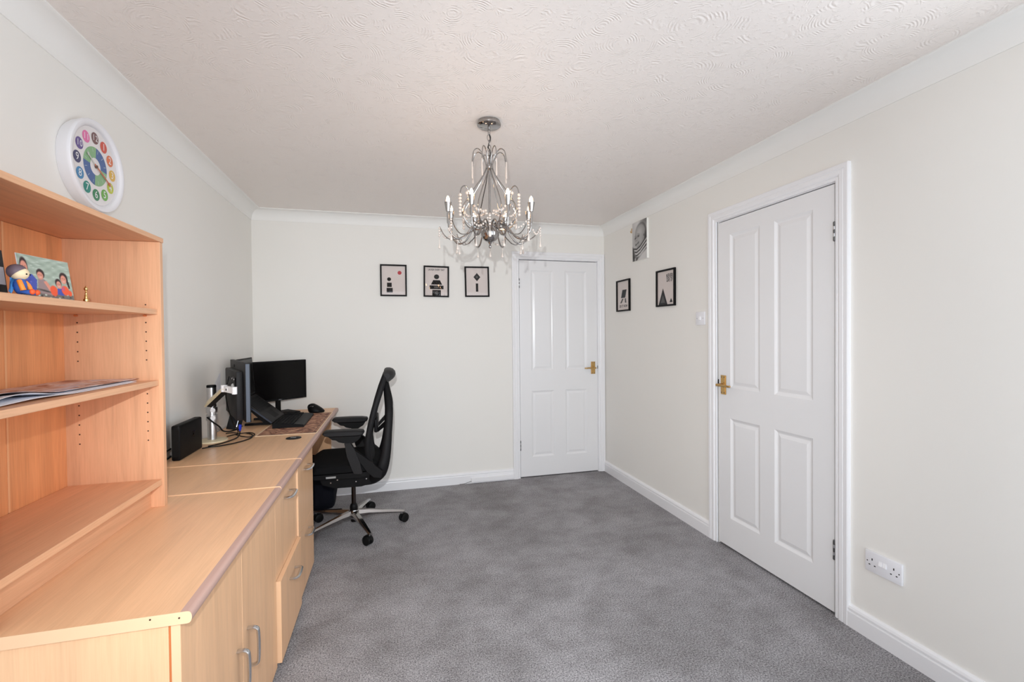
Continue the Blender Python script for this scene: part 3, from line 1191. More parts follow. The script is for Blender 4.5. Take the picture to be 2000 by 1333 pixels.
wall_frame('framed_print', 'black framed print with a red dot, leftmost on the end wall', (-0.084, YW, 1.642), (1, 0, 0), (0, -1, 0), 0.217, 0.267, 0, art1)
wall_frame('framed_print', 'black framed print captioned LAUGH EVERY DAY, middle one on the end wall', (0.272, YW, 1.641), (1, 0, 0), (0, -1, 0), 0.217, 0.267, -0.012, art2,
           [('LAUGH EVERY DAY', 0.022, 0.5, 0.915, 0.74)])
wall_frame('framed_print', 'black framed print with small dark shapes, on the end wall nearest the far door', (0.631, YW, 1.643), (1, 0, 0), (0, -1, 0), 0.217, 0.267, 0.014, art3)
wall_frame('framed_print', 'narrow-looking black framed print captioned DO IT NOW, on the right wall by the corner', (XR, 3.755, 1.503), (0, -1, 0), (-1, 0, 0), 0.232, 0.273, 0, art4,
           [('DO IT NOW', 0.030, 0.5, 0.125, 0.85)])
wall_frame('framed_print', 'black framed print captioned NEVER GIVE UP, under the portrait canvas on the right wall', (XR, 3.118, 1.508), (0, -1, 0), (-1, 0, 0), 0.238, 0.271, -0.008, art5,
           [('NEVER', 0.044, 0.725, 0.835, 0.66), ('GIVE UP', 0.036, 0.725, 0.715, 0.60)])

# portrait canvas of a baby
cv = thing('portrait_canvas', 'monochrome baby portrait canvas high on the right wall', 'picture', (XR, 3.34, 2.05))
bm = new_bm()
cy0, cy1, cz0, cz1, cx = 3.452, 3.232, 1.902, 2.216, XR - 0.020
box(bm, cx, XR - 0.001, cy1, cy0, cz0, cz1, 0.0015)
obj('stretcher', bm, flat('canvas_white', 238, 238, 232), cv, 0)
Q = lambda a, b_, k=0: V((cx - 0.0005 - 0.0004 * k, cy0 + (cy1 - cy0) * a, cz0 + (cz1 - cz0) * b_))
g3 = lambda v: (v, v - 2, v - 4)
pt = Painter(lambda a, b_: g3(196 - 30 * max(0.0, a - 0.5) - 14 * math.sin(5 * a + 3 * b_)))
pt.oval(0.98, 0.98, 0.34, 0.12, g3(120), soft=0.6)
pt.oval(0.60, 0.655, 0.385, 0.285, g3(58), soft=0.10)
pt.oval(0.57, 0.650, 0.365, 0.270, g3(140), soft=0.14)
pt.oval(0.42, 0.50, 0.26, 0.17, g3(150), soft=0.2)
pt.oval(0.50, 0.72, 0.24, 0.15, g3(182), soft=0.7)
pt.oval(0.30, 0.47, 0.10, 0.06, g3(178), soft=0.7)
pt.oval(0.56, 0.50, 0.13, 0.08, g3(170), soft=0.8)
pt.oval(0.80, 0.60, 0.07, 0.055, g3(160), soft=0.4)
pt.oval(0.81, 0.60, 0.035, 0.03, g3(84), soft=0.6)
pt.oval(0.92, 0.52, 0.08, 0.16, g3(40), soft=0.5, k=0.8)
for a_, b_ in ((0.235, 0.588), (0.425, 0.625)):
    pt.oval(a_, b_, 0.075, 0.030, g3(112), 0.1, 0.8)
    pt.oval(a_, b_ - 0.001, 0.042, 0.017, g3(26), 0.05, 0.5)
    pt.oval(a_ + 0.012, b_ + 0.005, 0.012, 0.006, g3(190), 0.0, 0.6)
    pt.oval(a_, b_ + 0.055, 0.075, 0.007, g3(124), -0.05, 0.9)
pt.oval(0.29, 0.520, 0.050, 0.016, g3(104), 0.1, 0.8)
pt.oval(0.275, 0.550, 0.026, 0.034, g3(182), 0.1, 0.9)
pt.oval(0.34, 0.440, 0.125, 0.034, g3(38), 0.24, 0.25)
pt.oval(0.345, 0.462, 0.125, 0.022, g3(152), 0.24, 0.3)
pt.oval(0.335, 0.425, 0.07, 0.012, g3(120), 0.24, 0.5)
pt.oval(0.34, 0.398, 0.09, 0.012, g3(176), 0.22, 0.6)
for k in range(7):
    y_ = 0.335 - k * 0.042
    col_ = (44, 186, 62, 196, 50, 190, 90)[k]
    pt.poly([(0.08 + 0.02 * k, y_ + 0.01), (0.30, y_ - 0.018), (0.55, y_ + 0.035), (1.0, y_ + 0.235 - 0.006 * k), (1.0, y_ + 0.188 - 0.006 * k), (0.55, y_ - 0.010), (0.30, y_ - 0.062), (0.08 + 0.02 * k, y_ - 0.034)], g3(col_))
pt.poly([(0.0, 0.0), (0.30, 0.0), (0.36, 0.06), (0.20, 0.16), (0.12, 0.30), (0.0, 0.40)], g3(110))
pt.oval(0.10, 0.10, 0.06, 0.10, g3(36), 0.3, 0.4)
pt.oval(0.34, 0.05, 0.10, 0.035, g3(44), 0.4, 0.4)
pt.oval(0.05, 0.26, 0.04, 0.10, g3(52), 0.2, 0.4)
pt.oval(0.20, 0.04, 0.05, 0.04, g3(170), 0.0, 0.4)
pt.oval(0.72, 0.10, 0.26, 0.10, g3(204), 0.2, 0.8)
pt.build('print', cv, Q, 66, 94)

# little brass hook beside the canvas
bm = new_bm()
box(bm, XR - 0.003, XR - 0.0002, 3.494, 3.504, 2.150, 2.190, 0.001)
tube(bm, spline([(XR - 0.003, 3.499, 2.160), (XR - 0.010, 3.499, 2.155), (XR - 0.012, 3.499, 2.163), (XR - 0.010, 3.499, 2.170)], 4), 0.0025, 8)
tag(obj('picture_hook', bm, M['brass']), 'small empty brass picture hook left of the portrait canvas', 'hook')

# light switch
sw = thing('light_switch', 'white single light switch left of the nearer door', 'switch', (XR, 2.608, 1.404))
bm = new_bm()
box(bm, XR - 0.010, XR - 0.0002, 2.564, 2.650, 1.361, 1.447, 0.0025, 2)
obj('plate', bm, M['white_plastic'], sw)
bm = new_bm()
prism(bm, [(XR - 0.0103, 2.600, 1.391), (XR - 0.0150, 2.600, 1.394), (XR - 0.0118, 2.600, 1.417), (XR - 0.0103, 2.600, 1.417)], (0, 0.016, 0))
obj('rocker', bm, M['sw_white'], sw)
for yy in (2.577, 2.637):
    bm = new_bm()
    tube(bm, [(XR - 0.0102, yy, 1.404), (XR - 0.0108, yy, 1.404)], 0.003, 8)
    obj('screw', bm, flat('screw_grey', 150, 150, 152), sw)

# double socket
so = thing('power_socket', 'white double power socket low on the right wall near the viewer', 'socket', (XR, 1.445, 0.333))
bm = new_bm()
SX = XR - 0.011
box(bm, SX, XR - 0.0002, 1.371, 1.518, 0.290, 0.377, 0.0025, 2)
obj('plate', bm, M['white_plastic'], so)
for yc_ in (1.4535, 1.4365):
    bm = new_bm()
    prism(bm, [(SX - 0.0002, yc_ - 0.0065, 0.330), (SX - 0.0045, yc_ - 0.0065, 0.332), (SX - 0.001, yc_ - 0.0065, 0.350), (SX - 0.0002, yc_ - 0.0065, 0.350)], (0, 0.013, 0))
    obj('switch', bm, M['sw_white'], so)
for yc_ in (1.488, 1.401):
    for ya, yb, za, zb_ in ((-0.002, 0.002, 0.340, 0.349), (-0.0143, -0.0077, 0.3185, 0.3225), (0.0077, 0.0143, 0.3185, 0.3225)):
        bm = new_bm()
        box(bm, SX - 0.0006, SX - 0.0001, yc_ + ya, yc_ + yb, za, zb_)
        obj('pin_hole', bm, M['black'], so, 0)
for yc_ in (1.508, 1.381):
    bm = new_bm()
    tube(bm, [(SX - 0.0001, yc_, 0.3335), (SX - 0.0006, yc_, 0.3335)], 0.0026, 8)
    obj('screw', bm, M['black'], so, 0)

# ------------------------------------------------------------------ chandelier
CHX, CHY = 0.456, 2.131
ch = thing('chandelier', 'chrome eight-arm chandelier hung with crystal beads from the ceiling', 'chandelier', (CHX, CHY, HC))
view_ang = math.atan2(-CHY, -CHX)      # direction from the chandelier towards the viewer


def cyl(r, ang, z):
    return V((CHX + r * math.cos(ang), CHY + r * math.sin(ang), z))


def cobj(name, bm, *a):
    """the tiers below the hub hang a little lower than the drawing they were set out on"""
    for v in bm.verts:
        v.co.z -= 0.031 * min(1.0, max(0.0, (2.09 - v.co.z) / 0.13))
    return obj(name, bm, *a)


bm = new_bm()
lathe(bm, [(0.0, HC - 0.030), (0.010, HC - 0.030), (0.048, HC - 0.026), (0.056, HC - 0.020), (0.057, HC - 0.012), (0.052, HC - 0.004), (0.052, HC - 0.0002), (0.0, HC - 0.0002)], (CHX, CHY, 0), 40)
cobj('canopy', bm, M['chrome'], ch, 40)
bm = new_bm()
tube(bm, [(CHX, CHY, HC - 0.030), (CHX, CHY, HC - 0.062)], 0.006, 12)
cobj('hanger', bm, M['chrome'], ch)
z = HC - 0.060
k = 0
while z > 2.150:
    bm = new_bm()
    L, w_ = 0.032, 0.0085
    if k % 2:
        L = 0.028
    pts = []
    for i in range(20):
        a = 2 * PI * i / 20
        s_ = w_ * math.cos(a)
        hgt = (L / 2) * math.sin(a)
        d_ = V((1, 0, 0)) if k % 2 == 0 else V((0, 1, 0))
        pts.append(V((CHX, CHY, z - L / 2)) + d_ * s_ + V((0, 0, hgt)))
    tube(bm, pts, 0.0017, 6, closed=True)
    cobj('chain_link', bm, M['chrome'], ch, 60)
    z -= L - 0.006
    k += 1
bm = new_bm()
tube(bm, spline([(CHX, CHY, HC - 0.055), (CHX + 0.006, CHY, HC - 0.085), (CHX - 0.004, CHY + 0.004, HC - 0.115), (CHX + 0.005, CHY - 0.003, HC - 0.145), (CHX, CHY, 2.135)], 6), 0.0024, 6)
cobj('flex_cable', bm, M['black2'], ch, 60)
bm = new_bm()
lathe(bm, [(0, 2.140), (0.006, 2.139), (0.011, 2.134), (0.012, 2.112), (0.016, 2.104), (0.016, 2.094), (0.011, 2.088), (0.0052, 2.084), (0.0052, 1.865), (0.010, 1.860), (0.012, 1.85), (0.0, 1.85)], (CHX, CHY, 0), 20)
cobj('stem', bm, M['chrome'], ch, 40)
bm = new_bm()
prof = [(0.0, 1.776)]
for i in range(1, 9):
    a = PI / 2 * i / 8
    prof.append((0.044 * math.sin(a), 1.820 - 0.044 * math.cos(a)))
prof += [(0.0455, 1.8205), (0.0455, 1.824), (0.036, 1.8245), (0.030, 1.828), (0.016, 1.848), (0.0, 1.850)]
lathe(bm, prof, (CHX, CHY, 0), 32)
bowl = cobj('bowl', bm, M['chrome'], ch, 40)
bm = new_bm()
lathe(bm, [(0, 1.748), (0.005, 1.750), (0.0075, 1.756), (0.0055, 1.763), (0.003, 1.766), (0.006, 1.770), (0.010, 1.7765), (0, 1.778)], (CHX, CHY, 0), 16)
cobj('finial', bm, M['chrome'], ch, 50)


def drop(bm, top, length, r=0.0065):
    t_ = V(top)
    prof = [(0.0, 0), (0.0012, -0.002), (0.0016, -length * 0.45), (0.003, -length * 0.62), (r, -length * 0.86), (r * 0.75, -length * 0.96), (0.0, -length)]
    lathe(bm, [(a, t_.z + b_) for a, b_ in prof], (t_.x, t_.y, 0), 10)


def beads(bm, pts, r=0.0048):
    for q in pts:
        ball(bm, q, r, 8, 6)


UNLIT = {2}
drop_len = [0.055, 0.050, 0.052, 0.058, 0.05, 0.056, 0.052, 0.05]
loop_ends = []
for i in range(8):
    ang = view_ang + math.radians(22.5 + 45 * i)
    ang2 = ang + math.radians(22.5)
    # main arm: out of the bowl, over, down and up to the lamp
    bm = new_bm()
    path = spline([cyl(0.012, ang, 1.842), cyl(0.030, ang, 1.866), cyl(0.060, ang, 1.872), cyl(0.092, ang, 1.838), cyl(0.128, ang, 1.792), cyl(0.165, ang, 1.783),
                   cyl(0.196, ang, 1.812), cyl(0.2035, ang, 1.850)], 6)
    tube(bm, path, 0.0042, 8)
    arm = cobj('arm', bm, M['chrome'], ch, 60)
    bm = new_bm()
    lathe(bm, [(0.0, 1.848), (0.0055, 1.848), (0.0055, 1.902), (0.0, 1.902)], (cyl(0.204, ang, 0).x, cyl(0.204, ang, 0).y, 0), 12)
    cobj('candle_tube', bm, M['chrome'], arm, 40)
    bm = new_bm()
    c_ = cyl(0.204, ang, 0)
    lathe(bm, [(0.0, 1.9015), (0.0095, 1.9015), (0.0105, 1.906), (0.0165, 1.942), (0.0155, 1.942), (0.0095, 1.908), (0.0, 1.908)], (c_.x, c_.y, 0), 16)
    cobj('lamp_cup', bm, M['chrome'], arm, 40)
    bm = new_bm()
    lathe(bm, [(0.0, 1.912), (0.007, 1.912), (0.0075, 1.936), (0.0082, 1.948), (0.0074, 1.960), (0.0042, 1.966), (0.0, 1.970)], (c_.x, c_.y, 0), 12)
    cobj('bulb', bm, M['bulb_off'] if i in UNLIT else M['bulb'], arm, 50)
    # slim outer curl under each lamp carrying beads and a drop
    bm = new_bm()
    tube(bm, spline([cyl(0.150, ang2, 1.792), cyl(0.185, ang2, 1.790), cyl(0.215, ang2, 1.812), cyl(0.236, ang2, 1.850)], 6), 0.0024, 6)
    tube(bm, spline([cyl(0.030, ang2, 1.858), cyl(0.062, ang2, 1.862), cyl(0.098, ang2, 1.822), cyl(0.150, ang2, 1.792)], 6), 0.0032, 6)
    cr = cobj('outer_curl', bm, M['chrome'], ch, 60)
    bm = new_bm()
    e_ = cyl(0.237, ang2, 1.848)
    beads(bm, [e_ + V((0, 0, -0.012 * (k + 0.4))) for k in range(4)], 0.0052)
    beads(bm, [e_ * (1 - f_) + cyl(0.205, ang, 1.835) * f_ + V((0, 0, -0.035 * math.sin(PI * f_))) for f_ in (0.12, 0.24, 0.36, 0.48, 0.60, 0.72, 0.84)], 0.0046)
    drop(bm, e_ + V((0, 0, -0.046)), drop_len[i])
    cobj('crystal_string', bm, M['crystal'], cr, 60)
    # drop below each arm
    bm = new_bm()
    q = cyl(0.160, ang, 1.779)
    beads(bm, [q + V((0, 0, -0.006))], 0.003)
    drop(bm, q + V((0, 0, -0.010)), 0.040)
    cobj('crystal_drop', bm, M['crystal'], arm, 60)
    # pear-shaped frame rod from the hub to the bowl
    bm = new_bm()
    path = spline([cyl(0.014, ang, 2.104), cyl(0.022, ang, 2.080), cyl(0.045, ang, 2.045), cyl(0.085, ang, 2.000), cyl(0.122, ang, 1.952), cyl(0.136, ang, 1.908),
                   cyl(0.120, ang, 1.868), cyl(0.088, ang, 1.846), cyl(0.052, ang, 1.842), cyl(0.030, ang, 1.852)], 6)
    tube(bm, path, 0.0028, 6)
    rod = cobj('frame_rod', bm, M['chrome'], ch, 60)
    # curl at the crown
    bm = new_bm()
    path = spline([cyl(0.014, ang, 2.096), cyl(0.021, ang, 2.128), cyl(0.034, ang, 2.158), cyl(0.056, ang, 2.176), cyl(0.076, ang, 2.164), cyl(0.084, ang, 2.130), cyl(0.085, ang, 2.112)], 6)
    tube(bm, path, 0.0025, 6)
    crown = cobj('crown_curl', bm, M['chrome'], ch, 60)
    bm = new_bm()
    q = cyl(0.085, ang, 2.112)
    lathe(bm, [(0, q.z), (0.0030, q.z - 0.002), (0.0040, q.z - 0.066), (0, q.z - 0.070)], (q.x, q.y, 0), 6)
    cobj('crystal_rod', bm, M['crystal'], crown, 30)
    # side curl hooking over outward with a hanging bead string
    if i % 2 == 0:
        bm = new_bm()
        path = spline([cyl(0.128, ang2, 1.930), cyl(0.128, ang2, 1.968), cyl(0.136, ang2, 1.988), cyl(0.156, ang2, 1.998), cyl(0.176, ang2, 1.986), cyl(0.184, ang2, 1.966)], 6)
        tube(bm, path, 0.0023, 6)
        path = spline([cyl(0.030, ang2, 1.850), cyl(0.085, ang2, 1.850), cyl(0.122, ang2, 1.885), cyl(0.128, ang2, 1.930)], 6)
        tube(bm, path, 0.0023, 6)
        sc = cobj('side_curl', bm, M['chrome'], ch, 60)
        bm = new_bm()
        q = cyl(0.184, ang2, 1.964)
        beads(bm, [q + V((0, 0, -0.0145 * (k + 0.3))) for k in range(7)], 0.0070)
        cobj('bead_string', bm, M['crystal'], sc, 60)
        loop_ends.append(cyl(0.178, ang2, 2.004))
        # garland swagged from this curl towards the stem
        bm = new_bm()
        s0, s1 = cyl(0.150, ang2, 1.984), cyl(0.020, ang2, 1.922)
        pts = []
        for k in range(9):
            f_ = (k + 0.5) / 9
            pts.append(s0.lerp(s1, f_) + V((0, 0, -0.034 * math.sin(PI * f_))))
        beads(bm, pts, 0.0068)
        cobj('bead_garland', bm, M['crystal'], sc, 60)
    # small beads scattered on the lower ring
    bm = new_bm()
    pts = []
    for k in range(7):
        a = ang + math.radians(45) * (k + 0.5) / 7
        pts.append(cyl(0.125, a, 1.905 - 0.028 * math.sin(PI * (k + 0.5) / 7)))
    beads(bm, pts, 0.0052)
    cobj('bead_swag', bm, M['crystal'], rod, 60)

# ------------------------------------------------------------------ office chair (faces the desk, seen from its side)
OX, OY = -0.262, 3.295
oc = thing('office_chair', 'black mesh-back office chair on a chrome five-star base at the desk', 'chair', (OX, OY, 0))
bm = new_bm()
lathe(bm, [(0, 0.072), (0.026, 0.072), (0.036, 0.085), (0.038, 0.120), (0.034, 0.132), (0.0, 0.132)], (OX, OY, 0), 24)
hub = obj('base_hub', bm, M['chrome'], oc, 40)
for i in range(5):
    a = math.radians(3 + 72 * i)
    d = V((math.cos(a), math.sin(a), 0))
    s_ = V((-d.y, d.x, 0))
    c_ = V((OX, OY, 0))
    bm = new_bm()
    secs = [(0.030, 0.128, 0.080, 0.024), (0.10, 0.121, 0.086, 0.022), (0.22, 0.103, 0.080, 0.017), (0.325, 0.086, 0.070, 0.012), (0.336, 0.083, 0.071, 0.009)]
    R_ = []
    for r_, zt, zb_, hw in secs:
        q = c_ + d * r_
        R_.append([bm.verts.new(q + s_ * hw * 0.55 + V((0, 0, zt))), bm.verts.new(q - s_ * hw * 0.55 + V((0, 0, zt))), bm.verts.new(q - s_ * hw + V((0, 0, (zt + zb_) / 2))),
                   bm.verts.new(q - s_ * hw * 0.8 + V((0, 0, zb_))), bm.verts.new(q + s_ * hw * 0.8 + V((0, 0, zb_))), bm.verts.new(q + s_ * hw + V((0, 0, (zt + zb_) / 2)))])
    for a_, b_ in zip(R_[:-1], R_[1:]):
        for k in range(6):
            bm.faces.new((a_[k], a_[(k + 1) % 6], b_[(k + 1) % 6], b_[k]))
    bm.faces.new(R_[0])
    bm.faces.new(R_[-1][::-1])
    leg = obj('leg', bm, M['chrome'], oc, 30)
    q = c_ + d * 0.318
    bm = new_bm()
    tube(bm, [q + V((0, 0, 0.075)), q + V((0, 0, 0.048))], 0.0055, 10)
    obj('caster_stem', bm, M['steel'], leg)
    # twin wheel and hood, trailing in one common direction
    tr = V((0.82, 0.57, 0)) if i in (0, 1, 2) else V((-0.7, 0.7, 0))
    ax = V((-tr.y, tr.x, 0))
    w0 = q + tr * 0.016 + V((0, 0, 0.0295))
    bm = new_bm()
    for sgn in (-1, 1):
        a0, a1 = w0 + ax * sgn * 0.0045, w0 + ax * sgn * 0.023
        tube(bm, [a0, a0 + ax * sgn * 0.002, a1 - ax * sgn * 0.003, a1], [0.027, 0.0293, 0.0293, 0.023], 20)
    pts = [w0 + tr * (0.0315 * math.cos(t_)) + V((0, 0, 0.0315 * math.sin(t_))) for t_ in [math.radians(20 + 14 * k) for k in range(10)]]
    tube(bm, pts, 0.0045, 6, squash=(0.5, 3.2), up=None)
    tube(bm, [q + V((0, 0, 0.062)), q + V((0, 0, 0.034))], 0.011, 10)
    obj('caster', bm, M['rubber'], leg, 40)
bm = new_bm()
lathe(bm, [(0, 0.050), (0.020, 0.050), (0.021, 0.054), (0.021, 0.0715), (0, 0.0715)], (OX, OY, 0), 18)
lathe(bm, [(0, 0.1322), (0.025, 0.1322), (0.026, 0.150), (0.022, 0.165), (0.016, 0.172), (0, 0.172)], (OX, OY, 0), 18)
obj('column_collar', bm, M['black'], oc, 40)
bm = new_bm()
lathe(bm, [(0, 0.1722), (0.0145, 0.1722), (0.0145, 0.40), (0, 0.40)], (OX, OY, 0), 18)
obj('gas_column', bm, base_mat('dark_chrome', (0.09, 0.075, 0.07, 1), 0.15, 1.0), oc, 40)

# seat: cushion and pan
bm = new_bm()
ns, nt = 26, 16
top = []
SY0, SY1 = 3.035, 3.545
SX0, SX1 = -0.575, -0.085


def seat_pt(u_, v_, side):
    x_ = SX0 + (SX1 - SX0) * u_
    y_ = SY0 + (SY1 - SY0) * v_
    e = abs(2 * u_ - 1) ** 5 + abs(2 * v_ - 1) ** 5
    e = min(e, 1.6)
    zt = 0.517 - 0.020 * e - 0.012 * (1 - (2 * v_ - 1) ** 2) - (0.045 * max(0, 0.18 - u_) / 0.18) ** 1.0 * (1 if u_ < 0.18 else 0)
    zb_ = 0.445 + 0.012 * e
    # rounded plan
    return V((x_, y_, zt if side else zb_))


grid = {}
for s_ in (0, 1):
    for i in range(ns + 1):
        for j in range(nt + 1):
            u_, v_ = i / ns, j / nt
            p_ = seat_pt(u_, v_, s_)
            # pull the corners in
            cu_, cv_ = 2 * u_ - 1, 2 * v_ - 1
            k_ = (abs(cu_) * abs(cv_)) ** 6 * 0.10
            p_.x -= cu_ * k_ * 0.5
            p_.y -= cv_ * k_ * 0.5
            grid[s_, i, j] = bm.verts.new(p_)
for s_ in (0, 1):
    for i in range(ns):
        for j in range(nt):
            bm.faces.new((grid[s_, i, j], grid[s_, i + 1, j], grid[s_, i + 1, j + 1], grid[s_, i, j + 1]))
for i in range(ns):
    for j in (0, nt):
        bm.faces.new((grid[0, i, j], grid[0, i + 1, j], grid[1, i + 1, j], grid[1, i, j]))
for j in range(nt):
    for i in (0, ns):
        bm.faces.new((grid[0, i, j], grid[0, i, j + 1], grid[1, i, j + 1], grid[1, i, j]))
obj('seat', bm, M['fabric'], oc, 60)
bm = new_bm()
prism(bm, [(-0.545, 3.055, 0.446), (-0.545, 3.055, 0.436), (-0.46, 3.055, 0.418), (-0.20, 3.055, 0.412), (-0.10, 3.055, 0.432), (-0.10, 3.055, 0.446)], (0, 0.47, 0))
pan = obj('seat_pan', bm, M['black'], oc, 20)
bm = new_bm()
box(bm, -0.405, -0.347, 3.0535, 3.0545, 0.4225, 0.4345)
lb = obj('care_label', bm, flat('label_grey', 150, 148, 146), pan, 0)
lb['label'] = 'small pale label'
bm = new_bm()
prism(bm, [(-0.455, 3.12, 0.4115), (-0.435, 3.12, 0.365), (-0.36, 3.12, 0.338), (-0.20, 3.12, 0.336), (-0.135, 3.12, 0.352), (-0.09, 3.12, 0.398), (-0.10, 3.12, 0.4115)], (0, 0.35, 0))
mech = obj('tilt_mechanism', bm, M['black'], oc, 20)
for x_, z_ in ((-0.385, 0.376), (-0.345, 0.392), (-0.232, 0.372), (-0.168, 0.385)):
    bm = new_bm()
    tube(bm, [(x_, 3.1198, z_), (x_, 3.116, z_)], 0.0042, 8)
    obj('bolt', bm, M['steel'], mech)

# rear support: two uprights rising from under the seat and meeting behind the head bar
rear_mid = [(-0.227, 0.343, 0.024), (-0.135, 0.374, 0.034), (-0.081, 0.432, 0.043), (-0.050, 0.525, 0.036), (-0.030, 0.680, 0.028), (-0.022, 0.800, 0.028), (-0.024, 0.860, 0.027), (-0.036, 0.950, 0.021), (-0.045, 1.015, 0.016)]
for sgn in (-1, 1):
    ctrl, ys = [], (0.10, 0.16, 0.205, 0.205, 0.185, 0.150, 0.125, 0.085, 0.060)
    for (x_, z_, r_), dy in zip(rear_mid, ys):
        ctrl.append(V((x_, OY + sgn * dy, z_)))
    path = spline(ctrl, 5)
    rad = []
    for k in range(len(path)):
        f_ = k / (len(path) - 1) * (len(rear_mid) - 1)
        i0 = min(int(f_), len(rear_mid) - 2)
        rad.append(rear_mid[i0][2] * (1 - f_ + i0) + rear_mid[i0 + 1][2] * (f_ - i0))
    bm = new_bm()
    tube(bm, path, rad, 10, squash=(0.62, 1.0), up=(0, 1, 0))
    obj('rear_upright', bm, M['black2'], oc, 50)

# backrest: mesh sheet and its side rails
railL = [(-0.054, 1.074), (-0.093, 0.978), (-0.134, 0.848), (-0.166, 0.711), (-0.181, 0.601), (-0.178, 0.521), (-0.163, 0.452)]
railR = [(-0.032, 1.02), (-0.063, 0.907), (-0.098, 0.794), (-0.123, 0.691), (-0.134, 0.625), (-0.125, 0.534), (-0.105, 0.455)]
halfw = (0.175, 0.205, 0.225, 0.235, 0.235, 0.225, 0.205)
for sgn in (-1, 1):
    bm = new_bm()
    ctrl = [V(((a[0] + b_[0]) / 2, OY + sgn * w_, (a[1] + b_[1]) / 2)) for a, b_, w_ in zip(railL, railR, halfw)]
    wid = [0.5 * math.hypot(a[0] - b_[0], (a[1] - b_[1]) * 0.6) for a, b_ in zip(railL, railR)]
    path = spline(ctrl, 5)
    rad = []
    for k in range(len(path)):
        f_ = k / (len(path) - 1) * (len(wid) - 1)
        i0 = min(int(f_), len(wid) - 2)
        rad.append(0.72 * (wid[i0] * (1 - f_ + i0) + wid[i0 + 1] * (f_ - i0)) + 0.002)
    tube(bm, path, rad, 10, squash=(0.55, 1.0), up=(0, 1, 0))
    obj('back_rail', bm, M['black2'], oc, 50)
bm = new_bm()
rows = []
for i in range(len(railL)):
    w_ = halfw[i] - 0.008
    row = []
    for k in range(13):
        f_ = -1 + 2 * k / 12
        bulge = 0.016 * (1 - f_ * f_)
        row.append((V(((railL[i][0] * 0.45 + railR[i][0] * 0.55) + bulge, OY + f_ * w_, (railL[i][1] + railR[i][1]) / 2))))
    rows.append(row)
for off in (0.0, 0.006):
    for a, b_ in zip(rows[:-1], rows[1:]):
        for k in range(12):
            quad(bm, a[k] + V((off, 0, 0)), a[k + 1] + V((off, 0, 0)), b_[k + 1] + V((off, 0, 0)), b_[k] + V((off, 0, 0)))
bmesh.ops.remove_doubles(bm, verts=bm.verts[:], dist=1e-5)
obj('mesh_back', bm, M['mesh'], oc, 60)
bm = new_bm()
head = [(-0.052, 1.068), (-0.044, 1.082), (-0.031, 1.087), (-0.010, 1.0865), (0.010, 1.079), (0.023, 1.064), (0.026, 1.046), (0.020, 1.030), (0.009, 1.018), (-0.010, 1.003), (-0.025, 0.996), (-0.049, 1.011)]
n = len(head)
rings = []
for k in range(11):
    f_ = -1 + 2 * k / 10
    sc_ = 1 - 0.5 * abs(f_) ** 4
    cx_, cz_ = -0.02, 1.045
    rings.append([bm.verts.new(V((cx_ + (x_ - cx_) * sc_ - 0.012 * f_ * f_, OY + f_ * 0.185, cz_ + (z_ - cz_) * sc_))) for x_, z_ in head])
for a, b_ in zip(rings[:-1], rings[1:]):
    for k in range(n):
        bm.faces.new((a[k], a[(k + 1) % n], b_[(k + 1) % n], b_[k]))
bm.faces.new(rings[0])
bm.faces.new(rings[-1][::-1])
obj('head_bar', bm, M['grey_plastic'], oc, 40)
bm = new_bm()
box(bm, -0.118, -0.095, OY - 0.14, OY + 0.14, 0.672, 0.762, 0.008, 2)
lum = obj('lumbar_pad', bm, M['black2'], oc, 50)
for sgn in (-1, 1):
    bm = new_bm()
    y_ = OY + sgn * 0.105
    prism(bm, [(-0.100, y_, 0.690), (-0.028, y_ + sgn * 0.05, 0.765), (-0.026, y_ + sgn * 0.05, 0.728), (-0.096, y_, 0.668)], (0, 0.022, 0))
    obj('lumbar_strut', bm, M['black2'], lum, 20)

